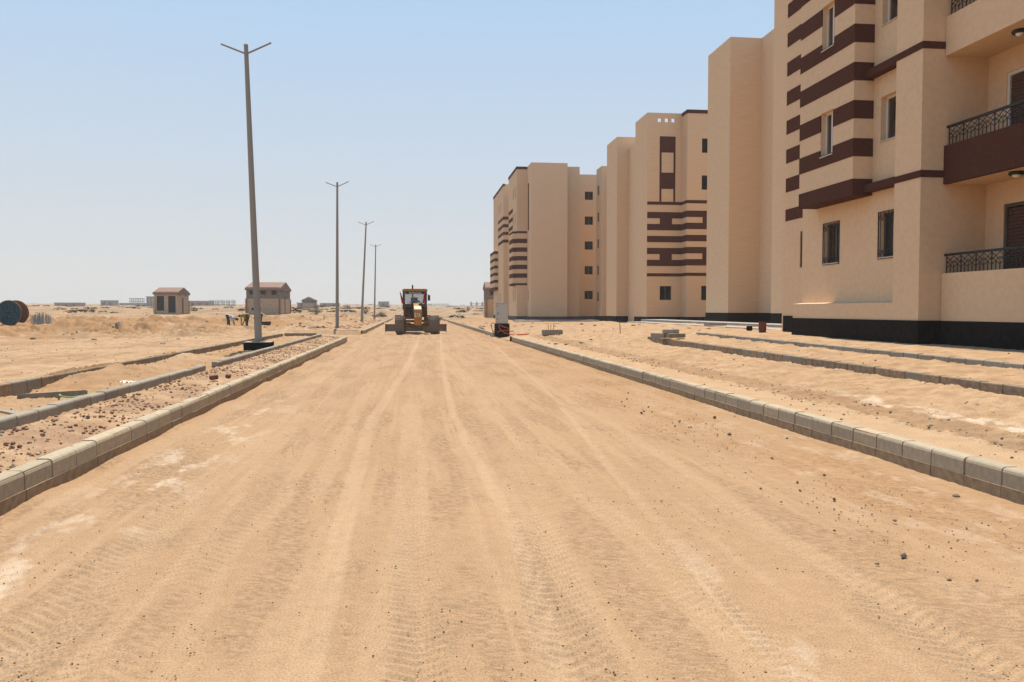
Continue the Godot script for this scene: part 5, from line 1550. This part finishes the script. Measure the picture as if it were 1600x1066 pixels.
	tag(sk, "thin wooden stake standing in the sand mound", "stake")
	for q in [[6.0, -44.2, 0.3, 0.75], [6.25, -44.4, -0.2, 0.6]]:
		var pp := MM.new()
		pp.tube([Vector3(-q[3] * 0.5, 0, 0), Vector3(q[3] * 0.5, 0.03, 0)], [0.035, 0.035], 8)
		var o := put("plastic_pipe", pp, M.orange, self)
		o.position = Vector3(q[0], gh(q[0], q[1]) + 0.05, q[1]); o.rotation.y = q[2]
		tag(o, "short orange plastic pipe lying in sand near the cabinet", "pipe", "orange pipe ends on the sand")

	# ---------------------------------------------------------- small things on the desert side
	slab_stone("kerb_stone", "loose kerb stone half sunk in the planting pit beside the green hose", "kerb stone", Vector3(-5.8, gh(-5.8, -14.2) + 0.03, -14.2), Vector3(0.12, 0.12, 1.0), Vector3(0.03, -1.25, 0.06), M.kerb_tan)
	slab_stone("board", "grey board lying against the kerb in planting pit", "board", Vector3(-4.95, 0.40, -11.0), Vector3(0.09, 0.03, 0.55), Vector3(0.05, 0.9, 0.1), M.kerb_dark)
	var hose := MM.new()
	var hp := []; var hr := []
	for i in 14:
		var a := i / 13.0
		var hx := lerpf(-5.68, -5.05, a); var hz := -14.2 + 0.5 * sin(a * 5.0) - 0.3 * a
		hp.append(Vector3(hx, gh(hx, hz) + 0.05 + 0.02 * sin(a * 9.0), hz)); hr.append(0.013)
	hose.tube(hp, hr, 6)
	var ho := put("hose", hose, M.green_hose, self)
	tag(ho, "thin green hose lying over the sand in the planting pit", "hose")
	var bag := MM.new()
	var r2 := RandomNumberGenerator.new(); r2.seed = 77
	var gv := []
	for j in 7:
		var row := []
		for i in 9: row.append(Vector3(-0.4 + i * 0.1 + r2.randf_range(-0.03, 0.03), 0.02 + r2.randf_range(0.0, 0.12), -0.3 + j * 0.1 + r2.randf_range(-0.03, 0.03)))
		gv.append(row)
	for j in 6:
		for i in 8:
			var nn := ((gv[j][i + 1] as Vector3) - (gv[j][i] as Vector3)).cross((gv[j + 1][i] as Vector3) - (gv[j][i] as Vector3)).normalized()
			bag.quad(gv[j][i], gv[j][i + 1], gv[j + 1][i + 1], gv[j + 1][i], nn if nn.y > 0 else -nn)
	M.bag.cull_mode = BaseMaterial3D.CULL_DISABLED
	var bg := put("cement_bag", bag, M.bag, self)
	bg.position = Vector3(-5.2, gh(-5.2, -16.0) + 0.05, -16.0); bg.rotation.y = 0.6; bg.scale = Vector3(0.3, 0.45, 0.6)
	tag(bg, "crumpled pale empty cement bag on the sand heap", "bag")
	slab_stone("brick", "broken red brick among clods next to the kerb gap", "brick", Vector3(-3.8, 0.395, -16.5), Vector3(0.15, 0.08, 0.1), Vector3(0.1, 0.5, 0.1), M.brick)
	slab_stone("brick", "smaller red brick piece close to the road kerb", "brick", Vector3(-3.68, 0.36, -17.2), Vector3(0.09, 0.07, 0.08), Vector3(0.3, 1.2, 0.1), M.brick)
	# dark sheets round the second lamp pole
	for q in [["dark plastic sheet on the rubble by second lamp pole", -6.6, -60.0, 1.4], ["dark plastic sheet at the foot of second lamp pole", -4.9, -60.3, 0.9]]:
		var sh := MM.new()
		for i in 6:
			for j in 3:
				var pts := []
				for k in [[i, j], [i + 1, j], [i + 1, j + 1], [i, j + 1]]: pts.append(Vector3((k[0] / 6.0 - 0.5) * q[3], 0.05 + 0.09 * absf(nz.get_noise_2d(k[0] * 37.0 + q[1] * 9.0, k[1] * 41.0)) * 2.0, (k[1] / 3.0 - 0.5) * 0.7))
				var nn := ((pts[1] as Vector3) - (pts[0] as Vector3)).cross((pts[3] as Vector3) - (pts[0] as Vector3)).normalized()
				sh.quad(pts[0], pts[1], pts[2], pts[3], nn if nn.y > 0 else -nn)
		var o := put("plastic_sheet", sh, M.tarp, self)
		o.position = Vector3(q[1], gh(q[1], q[2]) + 0.04, q[2])
		tag(o, q[0], "sheet")
	# loose blocks of rubble: heap between drum and workers, and along the far verge
	var sm1 := [stone_mesh(1), stone_mesh(2), stone_mesh(3), stone_mesh(4), stone_mesh(5, 2)]
	var rr := RandomNumberGenerator.new(); rr.seed = 99
	for i in 110:
		var o := MeshInstance3D.new()
		o.mesh = sm1[i % 5]
		var cx := -15.2 + rr.randfn(0.0, 0.55); var cz := -44.6 + rr.randfn(0.0, 0.4)
		if i > 75: cx = -17.2 + rr.randfn(0.0, 0.3)
		var s := rr.randf_range(0.03, 0.10)
		o.material_override = [M.concrete, M.kerb_dark, M.kerb_dark, M.kerb_a][rr.randi() % 4]
		o.name = numbered("rubble_piece")
		add_child(o)
		o.position = Vector3(cx, gh(cx, cz) + s * 0.35, cz); o.scale = Vector3.ONE * s; o.rotation = Vector3(rr.randf() * 6.0, rr.randf() * 6.0, rr.randf() * 6.0)
		tag(o, "grey rubble piece heaped on the ochre sand", "rubble", "rubble heap on the ochre sand")
	# stones big enough to point at: rough strip by the apartment-side kerb
	for i in 46:
		var z := -4.6 - pow(rr.randf(), 1.4) * 14.0
		var x := 3.95 + rr.randfn(0.0, 0.42)
		x = minf(x, 5.05)
		var s := 0.011 + 0.022 * pow(rr.randf(), 2.0)
		var o := add_mesh("stone", sm1[i % 5], [M.foot_a, M.kerb_tan, M.rock, M.brick][[0, 1, 2, 2, 0, 3][rr.randi() % 6]], self)
		o.position = Vector3(x, s * 0.45 + 0.008, z); o.scale = Vector3(s * 1.3, s, s); o.rotation.y = rr.randf() * 6.0
		tag(o, "loose stone in the rough strip by the apartment-side road kerb", "stone", "stones in the rough strip")
	# clods on the left strip
	for i in 90:
		var z := -6.5 - pow(rr.randf(), 1.2) * 16.0
		var x := rr.randf_range(-4.42, -3.62)
		var cl := nzf.get_noise_2d(x * 0.8, z * 0.5)
		if cl < -0.15 and rr.randf() < 0.8: continue
		var s := rr.randf_range(0.012, 0.032)
		var o := add_mesh("earth_clod", sm1[i % 5], [M.brick, M.kerb_tan, M.brick_red, M.foot_b][rr.randi() % 4], self)
		o.position = Vector3(x, gh(x, z) + s * 0.5, z); o.scale = Vector3(s * 1.2, s, s); o.rotation = Vector3(rr.randf(), rr.randf() * 6.0, 0)
		tag(o, "brown earth clod on the strip behind the left-hand road kerb" if false else "brown earth clod on the strip between road kerb and planter kerb", "clod", "clods on the strip")

	# ---------------------------------------------------------- gravel nobody could count
	var gl := []
	for i in 50000:
		var z := -3.2 - pow(rr.randf(), 1.9) * 30.0
		var x := rr.randf_range(LK + 0.05, RK - 0.05)
		var keep := 0.10 + 0.9 * clampf(nzf.get_noise_2d(x * 0.9 + 7.0, z * 0.25) * 2.2 - 0.1, 0.0, 1.0)
		if x > 3.2: keep = 0.35 + 0.6 * ss(-0.2, 0.3, nzf.get_noise_2d(x * 1.5, z * 1.5))
		for t in tracks:
			if absf(x - track_x(t, z)) < float(t[1]) and float(t[2]) > 0.5: keep = 0.04
		if rr.randf() > keep: continue
		var s := 0.0013 + 0.0062 * pow(rr.randf(), 5.0)
		if x > 3.4: s *= 1.35
		var g := rr.randf_range(0.5, 1.15)
		var c := Color(0.27, 0.172, 0.103) * g
		if rr.randf() < 0.12: c = Color(0.40, 0.33, 0.25)
		gl.append([Transform3D(Basis.from_euler(Vector3(rr.randf(), rr.randf() * 6.0, 0)).scaled(Vector3(s * 1.3, s, s)), Vector3(x, 0.003 + s * 0.25, z)), c])
	scatter("road_gravel", stone_mesh(8, 0), M.stone, gl)
	gl = []
	for i in 30000:
		var left := rr.randf() < 0.6
		var z := -6.0 - pow(rr.randf(), 1.3) * 37.0
		var x := rr.randf_range(-4.45, -3.52) if rr.randf() < 0.62 else (rr.randf_range(-6.5, -4.7) if rr.randf() < 0.5 else rr.randf_range(-15.0, -6.8))
		if not left: x = rr.randf_range(5.45, 8.8) if rr.randf() < 0.75 else rr.randf_range(9.1, 11.6)
		var keep := 0.4 + 0.9 * nzf.get_noise_2d(x * 0.8, z * 0.5)
		if not left: keep = 0.12 + (0.7 if x > 5.95 and x < 6.8 else 0.0) + 0.3 * nzf.get_noise_2d(x, z)
		if rr.randf() > keep: continue
		var s := 0.004 + 0.021 * pow(rr.randf(), 3.2)
		var c := (Color(0.25, 0.14, 0.09) if left else Color(0.30, 0.22, 0.155)) * rr.randf_range(0.6, 1.3)
		if rr.randf() < 0.08: c = Color(0.40, 0.34, 0.27)
		gl.append([Transform3D(Basis.from_euler(Vector3(rr.randf(), rr.randf() * 6.0, 0)).scaled(Vector3(s * 1.25, s, s)), Vector3(x, gh(x, z) + s * 0.35, z)), c])
	scatter("verge_gravel", stone_mesh(9, 0), M.stone, gl)
	gl = []
	for i in 5200:
		var z := -30.0 - pow(rr.randf(), 1.2) * 120.0
		var x := rr.randf_range(-60.0, -6.9)
		if rr.randf() < 0.35: x = rr.randf_range(-11.0, -4.0); z = -59.0 - rr.randf() * 60.0
		elif rr.randf() < 0.15: x = rr.randf_range(5.6, 14.0); z = -31.0 - rr.randf() * 55.0
		if rr.randf() > 0.35 + 1.2 * nzf.get_noise_2d(x * 0.25, z * 0.25): continue
		var s := 0.02 + 0.13 * pow(rr.randf(), 3.0)
		var c := Color(0.30, 0.20, 0.135).lerp(Color(0.36, 0.29, 0.22), float(rr.randf() < 0.25)) * rr.randf_range(0.5, 1.2)
		gl.append([Transform3D(Basis.from_euler(Vector3(rr.randf(), rr.randf() * 6.0, 0)).scaled(Vector3(s * 1.4, s * 0.8, s)), Vector3(x, gh(x, z) + s * 0.2, z)), c])
	scatter("desert_gravel", stone_mesh(10, 0), M.stone, gl)

	# ---------------------------------------------------------- bushes and far structures
	bush("broad grey-green bush beside the distant gabled hut", -13.5, -120.0, 2.4, 1.25, 1)
	bush("round bush on sand beyond the junction, right of the road" if false else "round bush on sand near the half hidden service building", 13.6, -200.0, 1.9, 1.5, 2)
	bush("low bush behind the motor grader", 3.6, -112.0, 1.6, 0.9, 3)
	bush("small bush behind the second lamp pole", -7.6, -140.0, 1.8, 1.1, 4)
	bush("low dark bush in a row with the second lamp pole bush", -5.4, -150.0, 2.0, 0.9, 5)
	var sl := []
	for i in 1300:
		var d := 130.0 * pow(12.0, rr.randf()); var an := rr.randf_range(-0.75, 0.42)
		var x := sin(an) * d; var z := -cos(an) * d
		if x > 8.0 and z > -135.0: continue
		if absf(x - 1.0) < 5.0 and z > -190.0: continue
		if rr.randf() > 0.45 + 1.3 * nzf.get_noise_2d(x * 0.03, z * 0.03): continue
		var s := rr.randf_range(0.3, 0.9) * (1.0 + d * 0.0012)
		sl.append([Transform3D(Basis.from_euler(Vector3(0, rr.randf() * 6.0, 0)).scaled(Vector3(s * 1.6, s * 0.6, s)), Vector3(x, gh(x, z) + s * 0.15, z)), Color(0.235, 0.185, 0.125) * rr.randf_range(0.75, 1.25)])
	var tuft := MM.new()
	for i in 70:
		var d := Vector3(rr.randf_range(-1, 1), rr.randf_range(0.0, 1), rr.randf_range(-1, 1)).normalized()
		var p := d * rr.randf_range(0.3, 0.9)
		var s := d.cross(Vector3(rr.randf_range(-1, 1), rr.randf_range(-1, 1), rr.randf_range(-1, 1))).normalized() * 0.14
		tuft.quad(p - s, p + d * 0.2 - s * 0.3, p + d * 0.32, p + s, d.cross(s).normalized())
	scatter("desert_scrub", tuft.mesh(), M.stone, sl)
	far_block("distant_building", "plain distant grey brown block on the sand, third past the drum" if false else "plain distant brick shell between the drum and the scaffolded frame", -177.4, -170.3, -500.0, 3.2, 7.0, 8.0, "shell")
	far_block("distant_building", "distant bare concrete frame on stilts beside the gated kiosk", -194.0, -186.2, -600.0, 4.2, 9.9, 8.0, "frame")
	far_block("distant_building", "long low distant wall below the bare concrete frame", -204.0, -168.0, -610.0, 3.6, 6.3, 10.0, "shell")
	far_block("distant_building", "slim distant scaffold tower touching the gated kiosk", -122.0, -118.7, -400.0, 2.9, 8.0, 3.0, "frame")
	far_block("distant_building", "wide distant brick shell right behind the gated kiosk", -115.7, -105.0, -450.0, 3.0, 6.2, 9.0, "shell")
	far_block("distant_building", "distant row of bare columns between the kiosk and first lamp pole", -117.1, -104.0, -500.0, 3.3, 6.7, 9.0, "columns")
	far_block("distant_building", "low faded distant building beyond the steel rods", -162.0, -152.0, -400.0, 2.5, 4.8, 9.0, "shell")
	far_block("distant_building", "distant brick shell between fourth lamp pole and the grader", -19.7, -13.5, -500.0, 3.3, 6.5, 8.0, "shell")
	far_block("distant_building", "low distant wall behind the second lamp pole", -43.0, -34.5, -400.0, 2.9, 4.7, 7.0, "shell")
	far_block("distant_building", "distant row of columns left of the half hidden service building" if false else "distant row of unfinished columns past the half hidden service building", 35.8, 47.0, -500.0, 3.3, 5.7, 8.0, "columns")
	far_block("distant_building", "low distant wall beside the small gabled hut", -33.5, -30.8, -250.0, 2.2, 3.6, 4.0, "shell")
	far_block("distant_building", "long hazy far off wall below the sky beyond the grader", 12.0, 40.0, -900.0, 5.0, 8.0, 14.0, "columns")
